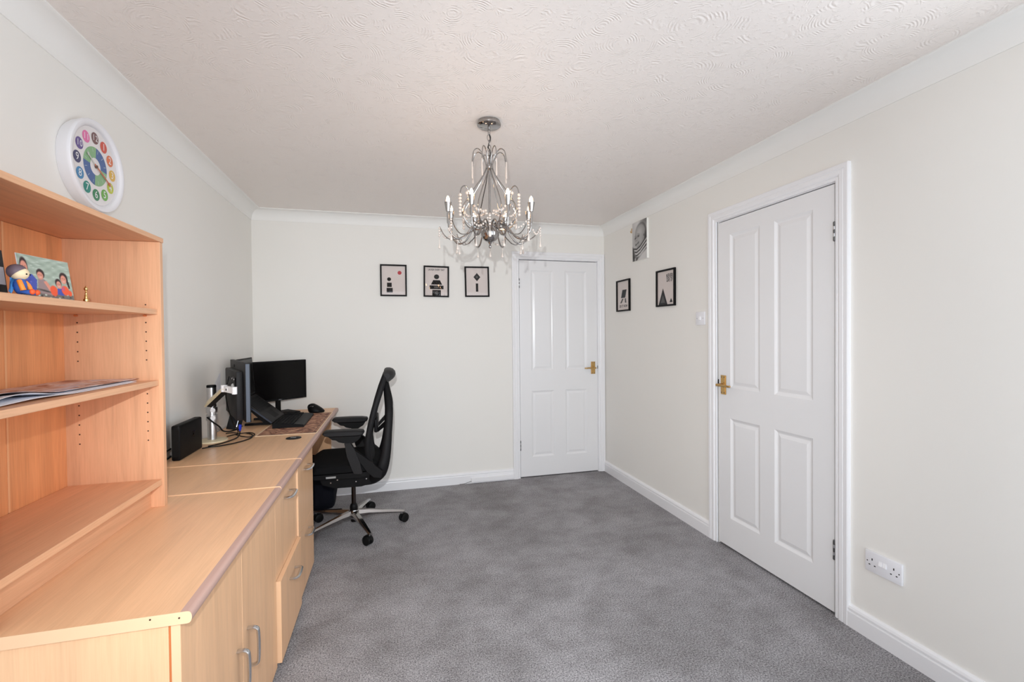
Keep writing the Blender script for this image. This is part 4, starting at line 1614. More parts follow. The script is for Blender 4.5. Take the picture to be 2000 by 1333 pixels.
# arms
for sgn in (-1, 1):
    yc_ = OY + sgn * 0.238
    bm = new_bm()
    pad = [(-0.420, 0.707), (-0.414, 0.716), (-0.400, 0.7215), (-0.300, 0.722), (-0.215, 0.719), (-0.178, 0.713), (-0.172, 0.702), (-0.180, 0.690), (-0.212, 0.684), (-0.380, 0.688), (-0.405, 0.694)]
    n = len(pad)
    rings = []
    for f_, s_, dz in ((-1, 0.93, -0.0065), (-0.8, 0.985, -0.001), (0, 1, 0.0), (0.8, 0.985, -0.001), (1, 0.93, -0.0065)):
        rings.append([bm.verts.new(V((-0.296 + (x_ + 0.296) * s_, yc_ + f_ * 0.045, 0.703 + (z_ - 0.703) * (0.6 if abs(f_) == 1 else 1)))) for x_, z_ in pad])
    for a, b_ in zip(rings[:-1], rings[1:]):
        for k in range(n):
            bm.faces.new((a[k], a[(k + 1) % n], b_[(k + 1) % n], b_[k]))
    bm.faces.new(rings[0])
    bm.faces.new(rings[-1][::-1])
    ap = obj('arm_pad', bm, M['grey_plastic'], oc, 45)
    bm = new_bm()
    prism(bm, [(x_, yc_ - 0.030, z_) for x_, z_ in ((-0.385, 0.688), (-0.362, 0.668), (-0.340, 0.664), (-0.325, 0.652), (-0.300, 0.645), (-0.240, 0.640), (-0.205, 0.662), (-0.190, 0.686))], (0, 0.060, 0))
    obj('pad_mount', bm, M['black'], ap, 20)
    yo = yc_ + sgn * 0.012
    bm = new_bm()
    prism(bm, [(x_, yo - 0.020, z_) for x_, z_ in ((-0.292, 0.645), (-0.256, 0.645), (-0.232, 0.600), (-0.200, 0.520), (-0.186, 0.450), (-0.196, 0.440), (-0.236, 0.444), (-0.250, 0.470), (-0.278, 0.562))], (0, 0.040, 0))
    bmesh.ops.bevel(bm, geom=bm.edges[:], offset=0.003, segments=1, affect='EDGES')
    obj('arm_post', bm, M['grey_plastic'], oc, 30)
    bm = new_bm()
    prism(bm, [(x_, yo - 0.015, z_) for x_, z_ in ((-0.252, 0.606), (-0.238, 0.603), (-0.165, 0.540), (-0.105, 0.480), (-0.062, 0.452), (-0.070, 0.404), (-0.120, 0.412), (-0.160, 0.450), (-0.215, 0.540))], (0, 0.030, 0))
    bmesh.ops.bevel(bm, geom=bm.edges[:], offset=0.003, segments=1, affect='EDGES')
    obj('arm_brace', bm, M['black2'], oc, 30)

# backpack under the desk
bp_ = thing('backpack', 'black and navy bag slumped on the carpet under the desk', 'bag', (-0.58, 3.74, 0))
bm = new_bm()
ball(bm, (-0.58, 3.74, 0.19), 0.2, 28, 18, (0.85, 0.62, 0.95))
for v in bm.verts:
    x_, y_, z_ = v.co
    # superellipsoid-like boxiness and a flat bottom
    dx_, dy_, dz_ = x_ + 0.58, y_ - 3.74, z_ - 0.19
    m_ = max(abs(dx_) / 0.17, abs(dy_) / 0.124, abs(dz_) / 0.19, 1e-6)
    l_ = math.sqrt((dx_ / 0.17) ** 2 + (dy_ / 0.124) ** 2 + (dz_ / 0.19) ** 2) + 1e-9
    k_ = 1 + 0.62 * (l_ / m_ - 1) if m_ > 0 else 1
    v.co = V((-0.58 + dx_ * k_ + 0.006 * math.sin(25 * z_ + 9 * y_), 3.74 + dy_ * k_ + 0.008 * math.sin(21 * z_ + 12 * x_), max(0.001, 0.19 + dz_ * k_)))
obj('body', bm, M['navy'], bp_, 60)
bm = new_bm()
tube(bm, spline([(-0.66, 3.74, 0.37), (-0.62, 3.72, 0.41), (-0.55, 3.72, 0.41), (-0.50, 3.74, 0.37)], 6), 0.010, 8, squash=(0.5, 1.2))
obj('carry_loop', bm, M['black2'], bp_)
bm = new_bm()
tube(bm, spline([(-0.72, 3.605, 0.27), (-0.62, 3.603, 0.305), (-0.52, 3.604, 0.295), (-0.43, 3.625, 0.25)], 6), 0.003, 6)
obj('zip', bm, M['grey_plastic'], bp_)

# ------------------------------------------------------------------ things on the desk
ZD = T3


def rot_z(c, ang):
    return Matrix.Translation(V(c)) @ Matrix.Rotation(ang, 4, 'Z')


# black upright electronics box
eb = thing('electronics_box', 'black slab-shaped electronics box on edge beside the bookcase', 'device', (-0.978, 2.605, T2))
bm = new_bm()
box(bm, -1.000, -0.963, 2.474, 2.737, ZD + 0.0005, ZD + 0.166, 0.008, 3)
obj('case', bm, M['black'], eb, 40)
bm = new_bm()
for a in (0.6, -0.6):
    d = V((0, math.sin(a), math.cos(a)))
    c_ = V((-0.9628, 2.628, ZD + 0.098))
    s_ = V((0, d.z, -d.y)) * 0.004
    prism(bm, [c_ - d * 0.016 - s_, c_ + d * 0.016 - s_, c_ + d * 0.016 + s_, c_ - d * 0.016 + s_], (0.0006, 0, 0))
obj('emblem', bm, M['screen'], eb, 0)
bm = new_bm()
box(bm, -0.9962, -0.9665, 2.4725, 2.4735, ZD + 0.02, ZD + 0.148)
obj('vent_strip', bm, M['rubber'], eb, 0)

# monitor arm: base, pole, two-part arm
ma = thing('monitor_stand', 'silver monitor arm pole on a round cream base', 'monitor stand', (-0.972, 2.90, ZD))
PX, PY = -0.972, 2.90
bm = new_bm()
lathe(bm, [(0, ZD + 0.012), (0.060, ZD + 0.011), (0.074, ZD + 0.007), (0.076, ZD + 0.0005), (0, ZD + 0.0005)], (PX, PY, 0), 40)
obj('base', bm, M['cream_metal'], ma, 40)
bm = new_bm()
lathe(bm, [(0, ZD + 0.012), (0.0225, ZD + 0.012), (0.0225, 1.032), (0.0, 1.032)], (PX, PY, 0), 28)
pole = obj('pole', bm, M['alu'], ma, 40)
bm = new_bm()
lathe(bm, [(0, 1.032), (0.0235, 1.032), (0.0235, 1.043), (0.021, 1.046), (0, 1.046)], (PX, PY, 0), 28)
obj('pole_cap', bm, M['black'], ma, 40)
for zc_ in (0.908, 0.866):
    bm = new_bm()
    lathe(bm, [(0.0232, zc_ - 0.016), (0.0275, zc_ - 0.015), (0.0275, zc_ + 0.015), (0.0232, zc_ + 0.016)], (PX, PY, 0), 28)
    cl = obj('collar', bm, M['alu'], ma, 40)
    bm = new_bm()
    d = V((0.45, -0.89, 0))
    q = V((PX, PY, zc_)) + d * 0.026
    tube(bm, [q, q + d * 0.006], 0.012, 16)
    obj('clamp_knob', bm, M['sw_white'], cl, 40)
# tilted lower link (cream top, grey underside)
J0 = V((-0.951, 2.800, 0.960))
J1 = V((-0.836, 2.668, 1.046))
bm = new_bm()
d = (J1 - J0).normalized()
s_ = d.cross(V((0, 0, 1))).normalized()
n_ = V((0.25, -0.75, 0.6))
n_ = (n_ - d * n_.dot(d)).normalized()
s_ = d.cross(n_).normalized()
prism(bm, [J0 - d * 0.02 + s_ * 0.021, J1 + d * 0.01 + s_ * 0.012, J1 + d * 0.01 - s_ * 0.012, J0 - d * 0.02 - s_ * 0.021], n_ * 0.008)
obj('arm_cover', bm, M['cream_metal'], ma, 20)
bm = new_bm()
prism(bm, [J0 - d * 0.01 + s_ * 0.016 - n_ * 0.001, J1 + s_ * 0.010 - n_ * 0.001, J1 - s_ * 0.010 - n_ * 0.001, J0 - d * 0.01 - s_ * 0.016 - n_ * 0.001], n_ * -0.022)
tube(bm, [(PX, PY, 0.958), J0 + V((0.0, 0.0, -0.010))], 0.014, 12)
obj('arm_link', bm, M['grey_plastic'], ma, 30)
J2 = V((-0.760, 2.572, 1.044))
bm = new_bm()
tube(bm, [J1 + V((0, 0, -0.016)), J1 + V((0, 0, 0.018))], 0.015, 18)
dd = (J2 - J1).normalized()
sd_ = V((-dd.y, dd.x, 0)) * 0.008
prism(bm, [J1 - sd_ + V((0, 0, -0.015)), J2 - sd_ + V((0, 0, -0.015)), J2 - sd_ + V((0, 0, 0.016)), J1 - sd_ + V((0, 0, 0.016))], sd_ * 2)
tube(bm, [J2 + V((0, 0, -0.018)), J2 + V((0, 0, 0.018))], 0.012, 18)
lk = obj('upper_link', bm, M['sw_white'], ma, 40)
bm = new_bm()
q = J1.lerp(J2, 0.42) - sd_ * 1.02
tube(bm, [q, q - sd_ * 0.3], 0.0105, 16)
tube(bm, [q - sd_ * 0.3, q - sd_ * 0.45], 0.0055, 12, mat=1)
obj('joint_cap', bm, [M['sw_white'], M['grey_plastic']], lk, 40)


def monitor(root, c, facing, w, h, th, tilt=0.0, back=True, bezel=0.012, back_mat='grey_plastic', edge_mat='black'):
    """panel centred on c, screen towards the horizontal angle 'facing'"""
    Mx = Matrix.Translation(V(c)) @ Matrix.Rotation(facing, 4, 'Z') @ Matrix.Rotation(tilt, 4, 'Y')
    # local: x = facing, y = left-right, z = up
    bm = new_bm()
    box(bm, -th, 0, -w / 2, w / 2, -h / 2, h / 2, 0.003, 2, mtx=Mx)
    body = obj('case', bm, M[back_mat], root, 40)
    bm = new_bm()
    rr = []
    for ins, d in ((0.0015, 0.0), (0.0015, 0.003), (bezel, 0.003), (bezel + 0.001, 0.0005)):
        rr.append([bm.verts.new(Mx @ V((d, s1 * (w / 2 - ins), s2 * (h / 2 - ins)))) for s1, s2 in ((-1, -1), (1, -1), (1, 1), (-1, 1))])
    for a, b_ in zip(rr[:-1], rr[1:]):
        for k in range(4):
            bm.faces.new((a[k], a[(k + 1) % 4], b_[(k + 1) % 4], b_[k]))
    obj('bezel', bm, M[edge_mat], root, 20)
    bm = new_bm()
    quad(bm, *[Mx @ V((0.0006, s1 * (w / 2 - bezel), s2 * (h / 2 - bezel))) for s1, s2 in ((-1, -1), (1, -1), (1, 1), (-1, 1))])
    obj('screen', bm, M['screen'], root, 0)
    return Mx


# near monitor, back towards the viewer
N0, F0 = V((-0.686, 2.556, 0)), V((-0.902, 3.055, 0))
mid = (N0 + F0) / 2
fc = math.atan2((N0 - F0).x, -(N0 - F0).y) if False else math.atan2(0.216, 0.499)
mon = thing('monitor', 'dark grey flat monitor on the silver arm, back towards the viewer', 'monitor', (mid.x, mid.y, ZD), 'flat monitors on the desk')
zc_ = 1.031
Mx = monitor(mon, (mid.x, mid.y, zc_), math.radians(23.4), 0.545, 0.297, 0.020, back_mat='grey_plastic')
bm = new_bm()
box(bm, -0.052, -0.0202, -0.20, 0.215, -0.145, 0.105, 0.006, 2, mtx=Mx)
obj('rear_housing', bm, M['grey_plastic'], mon, 40)
bm = new_bm()
box(bm, -0.0185, -0.0015, -0.2735, -0.2726, -0.145, 0.145, 0, mtx=Mx)
sd = obj('side_strip', bm, M['blue_edge'], mon, 0)
bm = new_bm()
box(bm, -0.0575, -0.0522, -0.20, -0.11, 0.0, 0.075, 0.003, 1, mtx=Mx)
obj('mount_plate', bm, M['black'], mon, 20)
for a, b_ in ((-0.19, 0.065), (-0.12, 0.065), (-0.19, 0.01), (-0.12, 0.01)):
    bm = new_bm()
    tube(bm, [Mx @ V((-0.0576, a, b_)), Mx @ V((-0.0605, a, b_))], 0.005, 8)
    obj('mount_screw', bm, M['steel'], mon)
bm = new_bm()
tube(bm, [Mx @ V((-0.0206, 0.10 + 0.012 * math.cos(2 * PI * k / 20), 0.120 + 0.008 * math.sin(2 * PI * k / 20))) for k in range(20)], 0.0012, 4, closed=True)
obj('maker_mark', bm, M['black'], mon, 0)
# head from arm to mount plate
bm = new_bm()
tube(bm, [J2, Mx @ V((-0.0577, -0.155, 0.033))], 0.011, 12)
obj('arm_head', bm, M['alu'], ma, 40)

# far monitor facing the chair and the viewer
R1, L1 = V((-0.657, 3.940, 0)), V((-0.975, 3.655, 0))
w_ = (R1 - L1).length
mid = (R1 + L1) / 2
fang = math.atan2(-(R1 - L1).x, (R1 - L1).y)       # normal pointing to the right/front
fang = math.atan2(-(R1 - L1).normalized().x, (R1 - L1).normalized().y)
mon2 = thing('monitor', 'black flat monitor with blank screen at the far end of the desk', 'monitor', (mid.x, mid.y, ZD), 'flat monitors on the desk')
Mx2 = monitor(mon2, (mid.x, mid.y, 0.979), fang, w_, 0.300, 0.022, back_mat='black', bezel=0.014)
bm = text_bm('DELL', 0.011, Mx2 @ V((0.0034, -0.0, -0.1432)), Mx2.to_3x3() @ V((0, 1, 0)), V((0, 0, 1)))
obj('maker_mark', bm, flat('mark_silver', 170, 170, 172), mon2, 0)
bm = new_bm()
box(bm, -0.040, -0.0225, -0.018, 0.018, -0.236, -0.02, 0.004, 2, mtx=Mx2)
obj('stand_neck', bm, M['black'], mon2, 40)
bm = new_bm()
box(bm, -0.085, 0.085, -0.11, 0.11, -0.2458, -0.236, 0.004, 2, mtx=Mx2)
obj('stand_foot', bm, M['black2'], mon2, 40)

# laptop on an inclined stand
lx, ly, lz = -0.747, 3.275, ZD + 0.024
tl = math.radians(40)
Lx = Matrix.Translation(V((lx, ly, lz))) @ Matrix.Rotation(tl, 4, 'Y')   # local -x runs back and up
LW, LD = 0.325, 0.240
lp = thing('laptop', 'open black laptop tilted steeply on a low stand behind the keyboard', 'laptop', (lx, ly, lz))
bm = new_bm()
box(bm, -LD, 0, 0, LW, -0.018, 0.0, 0.004, 2, mtx=Lx)
bs = obj('base', bm, M['grey_plastic'], lp, 40)
bm = new_bm()
box(bm, -LD + 0.01, -0.004, -0.0012, -0.0002, -0.014, -0.006, 0, mtx=Lx)
obj('side_strip', bm, M['blue_edge'], lp, 0)
bm = new_bm()
rowsn = 6
for r_ in range(rowsn):
    x0 = -LD + 0.022 + r_ * 0.0195
    nk = 14
    for k in range(nk):
        y0 = 0.018 + k * (LW - 0.036) / nk
        if r_ == rowsn - 1 and 3 < k < 9:
            if k > 4:
                continue
            y1 = 0.018 + 9 * (LW - 0.036) / nk - 0.002
        else:
            y1 = y0 + (LW - 0.036) / nk - 0.002
        box(bm, x0, x0 + 0.0175, y0, y1, 0.0003, 0.0022, 0, mtx=Lx)
obj('keys', bm, M['keys'], bs, 0)['kind'] = 'stuff'
bm = new_bm()
box(bm, -0.085, -0.018, 0.115, 0.225, 0.0002, 0.0008, 0, mtx=Lx)
obj('touchpad', bm, M['black2'], bs, 0)
hp = Lx @ V((-LD, 0, 0.0))
Sx = Matrix.Translation(V((hp.x - 0.002, ly, hp.z + 0.003))) @ Matrix.Rotation(math.radians(-4), 4, 'Y')
bm = new_bm()
box(bm, -0.008, 0.0, 0, LW, 0.0, 0.255, 0.003, 2, mtx=Sx)
ld_ = obj('lid', bm, M['black2'], lp, 40)
bm = new_bm()
quad(bm, Sx @ V((0.0004, 0.012, 0.014)), Sx @ V((0.0004, LW - 0.012, 0.014)), Sx @ V((0.0004, LW - 0.012, 0.245)), Sx @ V((0.0004, 0.012, 0.245)))
obj('screen', bm, M['screen'], ld_, 0)
st = thing('laptop_stand', 'low black wedge stand holding up the tilted laptop', 'stand', (lx - 0.1, ly + 0.17, ZD))
for yy in (0.05, LW - 0.07):
    bm = new_bm()
    a0 = Lx @ V((0.004, yy, -0.0195))
    a1 = Lx @ V((-LD + 0.02, yy, -0.0195))
    prism(bm, [V((a0.x, a0.y, ZD + 0.0005)), a0, a1, V((a1.x, a1.y, a1.z - 0.02)), V((a0.x - 0.06, a0.y, ZD + 0.014)), V((a1.x, a1.y, ZD + 0.014)), V((a1.x, a1.y, ZD + 0.0005))], (0, 0.02, 0))
    obj('stand_rail', bm, M['black2'], st, 20)
bm = new_bm()
q = [Lx @ V((0.006, yy, zz)) for yy, zz in ((0.03, -0.0195), (0.03, 0.003))]
prism(bm, [V((lx + 0.003, ly + 0.03, ZD + 0.0005)), V((lx + 0.010, ly + 0.03, ZD + 0.0005)), V((lx + 0.014, ly + 0.03, lz + 0.004)), V((lx + 0.007, ly + 0.03, lz + 0.004))], (0, LW - 0.06, 0))
obj('front_lip', bm, M['black2'], st, 20)

# desk mat under keyboard and mouse
dm = thing('desk_mat', 'brown patterned desk mat with cream border near the desk edge', 'mat', (-0.6, 3.3, ZD))
bm = new_bm()
box(bm, -0.765, -0.444, 2.958, 3.712, ZD + 0.0003, ZD + 0.0022)
obj('field', bm, M['mat'], dm, 0)
bm = new_bm()
x0, x1, y0, y1 = -0.772, -0.437, 2.951, 3.720
e_ = 0.0066
box(bm, x0, x1, y0, y0 + e_, ZD + 0.0003, ZD + 0.0026)
box(bm, x0, x1, y1 - e_, y1, ZD + 0.0003, ZD + 0.0026)
box(bm, x0, x0 + e_, y0 + e_, y1 - e_, ZD + 0.0003, ZD + 0.0026)
box(bm, x1 - e_, x1, y0 + e_, y1 - e_, ZD + 0.0003, ZD + 0.0026)
obj('border', bm, M['mat_edge'], dm, 0)
bm = new_bm()
i_ = 0.020
box(bm, x0 + i_, x1 - i_, y0 + i_, y0 + i_ + 0.003, ZD + 0.0022, ZD + 0.0025)
box(bm, x0 + i_, x1 - i_, y1 - i_ - 0.003, y1 - i_, ZD + 0.0022, ZD + 0.0025)
box(bm, x1 - i_ - 0.003, x1 - i_, y0 + i_, y1 - i_, ZD + 0.0022, ZD + 0.0025)
obj('inner_line', bm, flat('mat_dark', 70, 36, 26), dm, 0)

# keyboard
kb = thing('keyboard', 'black keyboard with palm rest on the patterned mat', 'keyboard', (-0.63, 3.42, ZD))
KA = Matrix.Translation(V((-0.545, 3.165, ZD + 0.003))) @ Matrix.Rotation(math.radians(1.5), 4, 'Z')
KL, KD = 0.46, 0.183
bm = new_bm()
prism(bm, [KA @ V((0.0, 0, 0)), KA @ V((-KD, 0, 0)), KA @ V((-KD, 0, 0.026)), KA @ V((-KD + 0.012, 0, 0.028)), KA @ V((-0.07, 0, 0.020)), KA @ V((-0.006, 0, 0.012)), KA @ V((0, 0, 0.008))], KA.to_3x3() @ V((0, KL, 0)))
kbd = obj('base', bm, M['black'], kb, 20)
bm = new_bm()
prism(bm, [KA @ V((-0.004, 0.004, 0.0135)), KA @ V((-0.056, 0.004, 0.0195)), KA @ V((-0.056, 0.004, 0.0215)), KA @ V((-0.006, 0.004, 0.0145))], KA.to_3x3() @ V((0, KL - 0.008, 0)))
obj('palm_rest', bm, M['grey_plastic'], kbd, 20)
bm = new_bm()
for r_ in range(6):
    x1 = -0.064 - r_ * 0.0195
    zb_ = 0.0205 + 0.0088 * (r_ / 6)
    nk = 21
    k = 0
    while k < nk:
        span = 6 if (r_ == 0 and k == 4) else 1
        y0 = 0.008 + k * (KL - 0.016) / nk
        y1 = y0 + span * (KL - 0.016) / nk - 0.002
        if k not in (15, 18):
            box(bm, x1 - 0.0175, x1, y0, y1, zb_ - 0.001, zb_ + 0.0045, 0, mtx=KA)
        k += span
obj('keys', bm, M['keys'], kbd, 0)['kind'] = 'stuff'

# upright ergonomic mouse
ms = thing('mouse', 'black sculpted ergonomic mouse at the far edge of the patterned mat', 'mouse', (-0.56, 3.74, ZD))
bm = new_bm()
ball(bm, (0, 0, 0), 1.0, 24, 16)
for v in bm.verts:
    x_, y_, z_ = v.co
    v.co = V((-0.557 + 0.060 * x_ + 0.012 * max(0, -x_) * 0 - 0.016 * max(0, z_), 3.745 + 0.040 * y_ + 0.008 * z_, ZD + 0.0028 + max(0.0, 0.020 + 0.046 * z_ * (1 - 0.35 * max(0, x_)) - 0.010 * x_)))
obj('shell', bm, M['black'], ms, 60)
bm = new_bm()
tube(bm, spline([(-0.605, 3.716, ZD + 0.050), (-0.590, 3.706, ZD + 0.052), (-0.575, 3.704, ZD + 0.050)], 4), 0.004, 8)
obj('scroll_wheel', bm, M['grey_plastic'], ms)
bm = new_bm()
for q in ((-0.588, 3.7085, ZD + 0.0545), (-0.575, 3.7065, ZD + 0.053)):
    ball(bm, q, 0.0028, 8, 6)
obj('buttons', bm, M['steel'], ms)

# leaning thin black tablet-like thing behind the near monitor and the cables
tb = thing('tablet', 'thin black tablet with a pale edge line leaning behind the near monitor', 'tablet', (-0.938, 3.135, ZD))
Tx = Matrix.Translation(V((-0.938, 3.135, ZD + 0.014))) @ Matrix.Rotation(math.radians(-73), 4, 'Z') @ Matrix.Rotation(math.radians(-8), 4, 'Y') @ Matrix.Rotation(math.radians(-14), 4, 'X')
bm = new_bm()
box(bm, -0.005, 0.005, -0.038, 0.038, 0, 0.160, 0.003, 2, mtx=Tx)
obj('body', bm, M['black'], tb, 40)
bm = new_bm()
box(bm, 0.0048, 0.0056, 0.012, 0.015, 0.01, 0.155, 0, mtx=Tx)
obj('edge', bm, M['steel'], tb, 0)

# clear plastic sheet standing against the wall behind the arm
bm = new_bm()
prism(bm, [(XL + 0.004, 3.165, 0.93), (XL + 0.004, 3.283, 0.93), (XL + 0.004, 3.280, 1.088), (XL + 0.004, 3.255, 1.075), (XL + 0.004, 3.170, 1.012)], (0.0012, 0, 0))
tag(obj('paper_note', bm, flat('milky_sheet', 222, 223, 228, 0.3)), 'pale paper note on the left wall behind the monitor stand', 'paper')

# cables on the desk
def cable(name, label, ctrl, r=0.0032, plug=None, plug_mat='black', cat='cable'):
    pts = spline(ctrl, 7)
    if plug is None:
        bm = new_bm()
        tube(bm, pts, r, 7)
        return tag(obj(name, bm, M['rubber'], None, 60), label, cat)
    root = thing(name, label, cat, pts[0])
    bm = new_bm()
    tube(bm, pts, r, 7)
    obj('cord', bm, M['rubber'], root, 60)
    bm = new_bm()
    d = (pts[-1] - pts[-2]).normalized()
    tube(bm, [pts[-1] - d * 0.002, pts[-1] + d * plug * 0.4, pts[-1] + d * plug], [r * 1.6, r * 3.6, r * 3.6], 10, squash=(0.6, 1.2))
    p_ = obj('plug', bm, M[plug_mat], root, 40)
    p_['label'] = plug_mat.replace('_plug', '').replace('black', 'black') + ' plug'
    return root


zk = ZD + 0.0048
cable('cable', 'black cable sweeping widest in front of the pole base to the mat corner',
      [(-0.952, 2.70, zk), (-0.925, 2.722, zk), (-0.87, 2.745, zk), (-0.81, 2.81, zk), (-0.778, 2.905, zk), (-0.80, 3.00, zk), (-0.845, 3.06, zk)])
cable('cable', 'black video cable with blue plug lying behind the near monitor',
      [(-0.94, 2.745, zk), (-0.90, 2.79, zk), (-0.865, 2.84, zk + 0.004), (-0.850, 2.90, zk + 0.006), (-0.845, 2.932, zk + 0.018), (-0.846, 2.942, zk + 0.036)], 0.0034, 0.034, 'blue_plug')
cable('cable', 'black cable hanging from the near monitor down to the desk',
      [(-0.848, 2.785, 1.10), (-0.862, 2.775, 1.02), (-0.858, 2.79, 0.93), (-0.845, 2.82, 0.85), (-0.850, 2.91, 0.790), (-0.868, 2.985, 0.756), (-0.895, 3.04, zk + 0.007), (-0.925, 3.075, zk + 0.003), (-0.955, 3.06, zk + 0.003)], 0.003)
cable('cable', 'black cable looped around the silver pole and trailing to the plugs',
      [(-0.985, 2.868, 0.872), (-0.955, 2.862, 0.845), (-0.932, 2.885, 0.815), (-0.922, 2.91, 0.785), (-0.905, 2.96, 0.770), (-0.875, 3.00, 0.775), (-0.852, 3.01, 0.79)], 0.0042)
cable('cable', 'thin black cable curling in a flat loop beside the cream base',
      [(-0.925, 2.985, zk), (-0.885, 3.045, zk), (-0.825, 3.06, zk), (-0.785, 3.00, zk), (-0.79, 2.93, zk), (-0.83, 2.925, zk + 0.007), (-0.88, 2.985, zk + 0.007)], 0.003)
cable('cable', 'black cable emerging behind the electronics box next to the bookcase',
      [(-1.012, 2.50, ZD + 0.055), (-1.018, 2.43, ZD + 0.045), (-1.02, 2.39, ZD + 0.015), (-1.02, 2.42, zk), (-1.012, 2.50, ZD + 0.02)], 0.0042)

# ------------------------------------------------------------------ things in the bookcase
S1, S2 = 1.4092, 1.1657

# family photo leaning against the back board
fp = thing('family_photo', 'unframed colour photo of four people by water, leaning on the upper shelf', 'photo', (-0.86, 1.36, S1))
u_ = (V((-0.775, 1.388, 0)) - V((-0.905, 1.205, 0)))
A0, A1 = V((-0.818, 1.490, S1 + 0.0006)), V((-0.832, 1.335, S1 + 0.0006))
lean = V((-0.014, 0.0, 0.104))
bm = new_bm()
nrm = (A0 - A1).cross(lean).normalized()
prism(bm, [A1, A0, A0 + lean, A1 + lean], nrm * -0.0012)
obj('sheet', bm, M['white_paper'], fp, 0)
Qf = lambda a, b_, k=0.0: A1.lerp(A0, a) + lean * b_ + nrm * (0.0004 + 0.0003 * k)
FC = [(158, 172, 158), (112, 108, 102), (214, 144, 124), (46, 30, 32), (70, 84, 170), (232, 92, 58), (150, 130, 130), (190, 202, 192), (66, 64, 62)]
rip = lambda a, b_: 7 * math.sin(38 * b_ + 6 * math.sin(5 * a)) + 5 * math.sin(24 * a + 31 * b_)
pf = Painter(lambda a, b_: tuple(c + rip(a, b_) for c in FC[0]))
fov = lambda a, b_, ra, rb, mi, k=0, rot=0.0: pf.oval(a, b_, ra, rb, FC[mi], rot, 0.12)
fpoly = lambda pts, mi, k=0: pf.poly(pts, FC[mi])
fpoly([(0.0, 0.0), (1.0, 0.0), (1.0, 0.15), (0.55, 0.20), (0.0, 0.26)], 1)
for i in range(34):
    rx, ry = random.uniform(0.02, 0.98), random.uniform(0.01, 0.18)
    pf.oval(rx, ry, 0.022, 0.02, FC[random.choice((8, 6, 7, 8))], 0, 0.4)
for i in range(30):
    rx, ry = random.uniform(0.15, 0.97), random.uniform(0.42, 0.97)
    pf.oval(rx, ry, random.uniform(0.02, 0.06), 0.010, FC[7], 0, 0.6)
# man at left in blue
fpoly([(0.03, 0.20), (0.26, 0.16), (0.30, 0.44), (0.22, 0.56), (0.10, 0.58), (0.03, 0.50)], 4)
for i in range(8):
    pf.oval(0.08 + 0.025 * (i % 5), 0.26 + 0.06 * (i // 2), 0.02, 0.02, (104, 110, 196), 0, 0.5)
fov(0.10, 0.74, 0.068, 0.19, 3)
fov(0.10, 0.70, 0.062, 0.155, 2)
fov(0.125, 0.545, 0.04, 0.03, 7)
# woman, arm reaching
fpoly([(0.28, 0.14), (0.56, 0.10), (0.52, 0.34), (0.44, 0.48), (0.32, 0.46)], 6)
fov(0.385, 0.60, 0.075, 0.115, 3)
fov(0.375, 0.555, 0.058, 0.095, 2)
fpoly([(0.42, 0.42), (0.48, 0.44), (0.62, 0.16), (0.55, 0.12)], 2)
pf.oval(0.42, 0.20, 0.13, 0.02, FC[8], -0.2, 0.5)
# children in orange floats
fov(0.60, 0.22, 0.075, 0.13, 5)
fov(0.715, 0.43, 0.065, 0.105, 3)
fpoly([(0.66, 0.14), (0.80, 0.12), (0.78, 0.30), (0.68, 0.30)], 4)
fov(0.72, 0.385, 0.050, 0.095, 2)
fov(0.845, 0.585, 0.085, 0.125, 3)
fpoly([(0.87, 0.60), (0.93, 0.56), (0.955, 0.32), (0.915, 0.33)], 3)
fov(0.838, 0.535, 0.060, 0.110, 2)
fov(0.84, 0.26, 0.080, 0.12, 5)
fov(0.93, 0.20, 0.045, 0.07, 5)
pf.oval(0.80, 0.30, 0.03, 0.05, (190, 90, 130), 0, 0.5)
for a, b_, w2 in ((0.10, 0.64, 0.03), (0.375, 0.515, 0.026), (0.722, 0.345, 0.022), (0.84, 0.485, 0.028)):
    pf.oval(a, b_, w2, 0.012, (226, 178, 166), 0.1, 0.6)
for a, b_ in ((0.08, 0.73), (0.12, 0.725), (0.355, 0.575), (0.395, 0.57), (0.703, 0.405), (0.740, 0.40), (0.818, 0.56), (0.860, 0.555)):
    pf.oval(a, b_, 0.012, 0.009, (140, 90, 78), 0, 0.7)
pf.build('print', fp, lambda a, b_: Qf(0.004 + 0.992 * a, 0.004 + 0.992 * b_, 0), 112, 76)

# dark monochrome photo cut off by the frame edge
mp_ = thing('monochrome_photo', 'black and white photo leaning at the left end of the upper shelf', 'photo', (-0.84, 1.19, S1))
B0, B1 = V((-0.820, 1.272, S1 + 0.0006)), V((-0.832, 1.160, S1 + 0.0006))
ln = V((-0.010, 0.0, 0.098))
nr = (B0 - B1).cross(ln).normalized()
bm = new_bm()
prism(bm, [B1, B0, B0 + ln, B1 + ln], nr * -0.0012)
obj('sheet', bm, flat('ph_black', 24, 22, 24), mp_, 0)
bm = new_bm()
Qm = lambda a, b_, k=0.0: B1.lerp(B0, a) + ln * b_ + nr * (0.0004 + 0.0003 * k)
ngon(bm, [Qm(0, 0.30), Qm(0.35, 0.24), Qm(0.98, 0.22), Qm(0.98, 0.62), Qm(0, 0.64)], 0)
ngon(bm, [Qm(0.1, 0.62, 1), Qm(0.3, 0.62, 1), Qm(0.85, 0.22, 1), Qm(0.62, 0.22, 1)], 1)
obj('print', bm, [flat('ph_lightgrey', 176, 172, 178), flat('ph_black', 24, 22, 24)], mp_, 0)

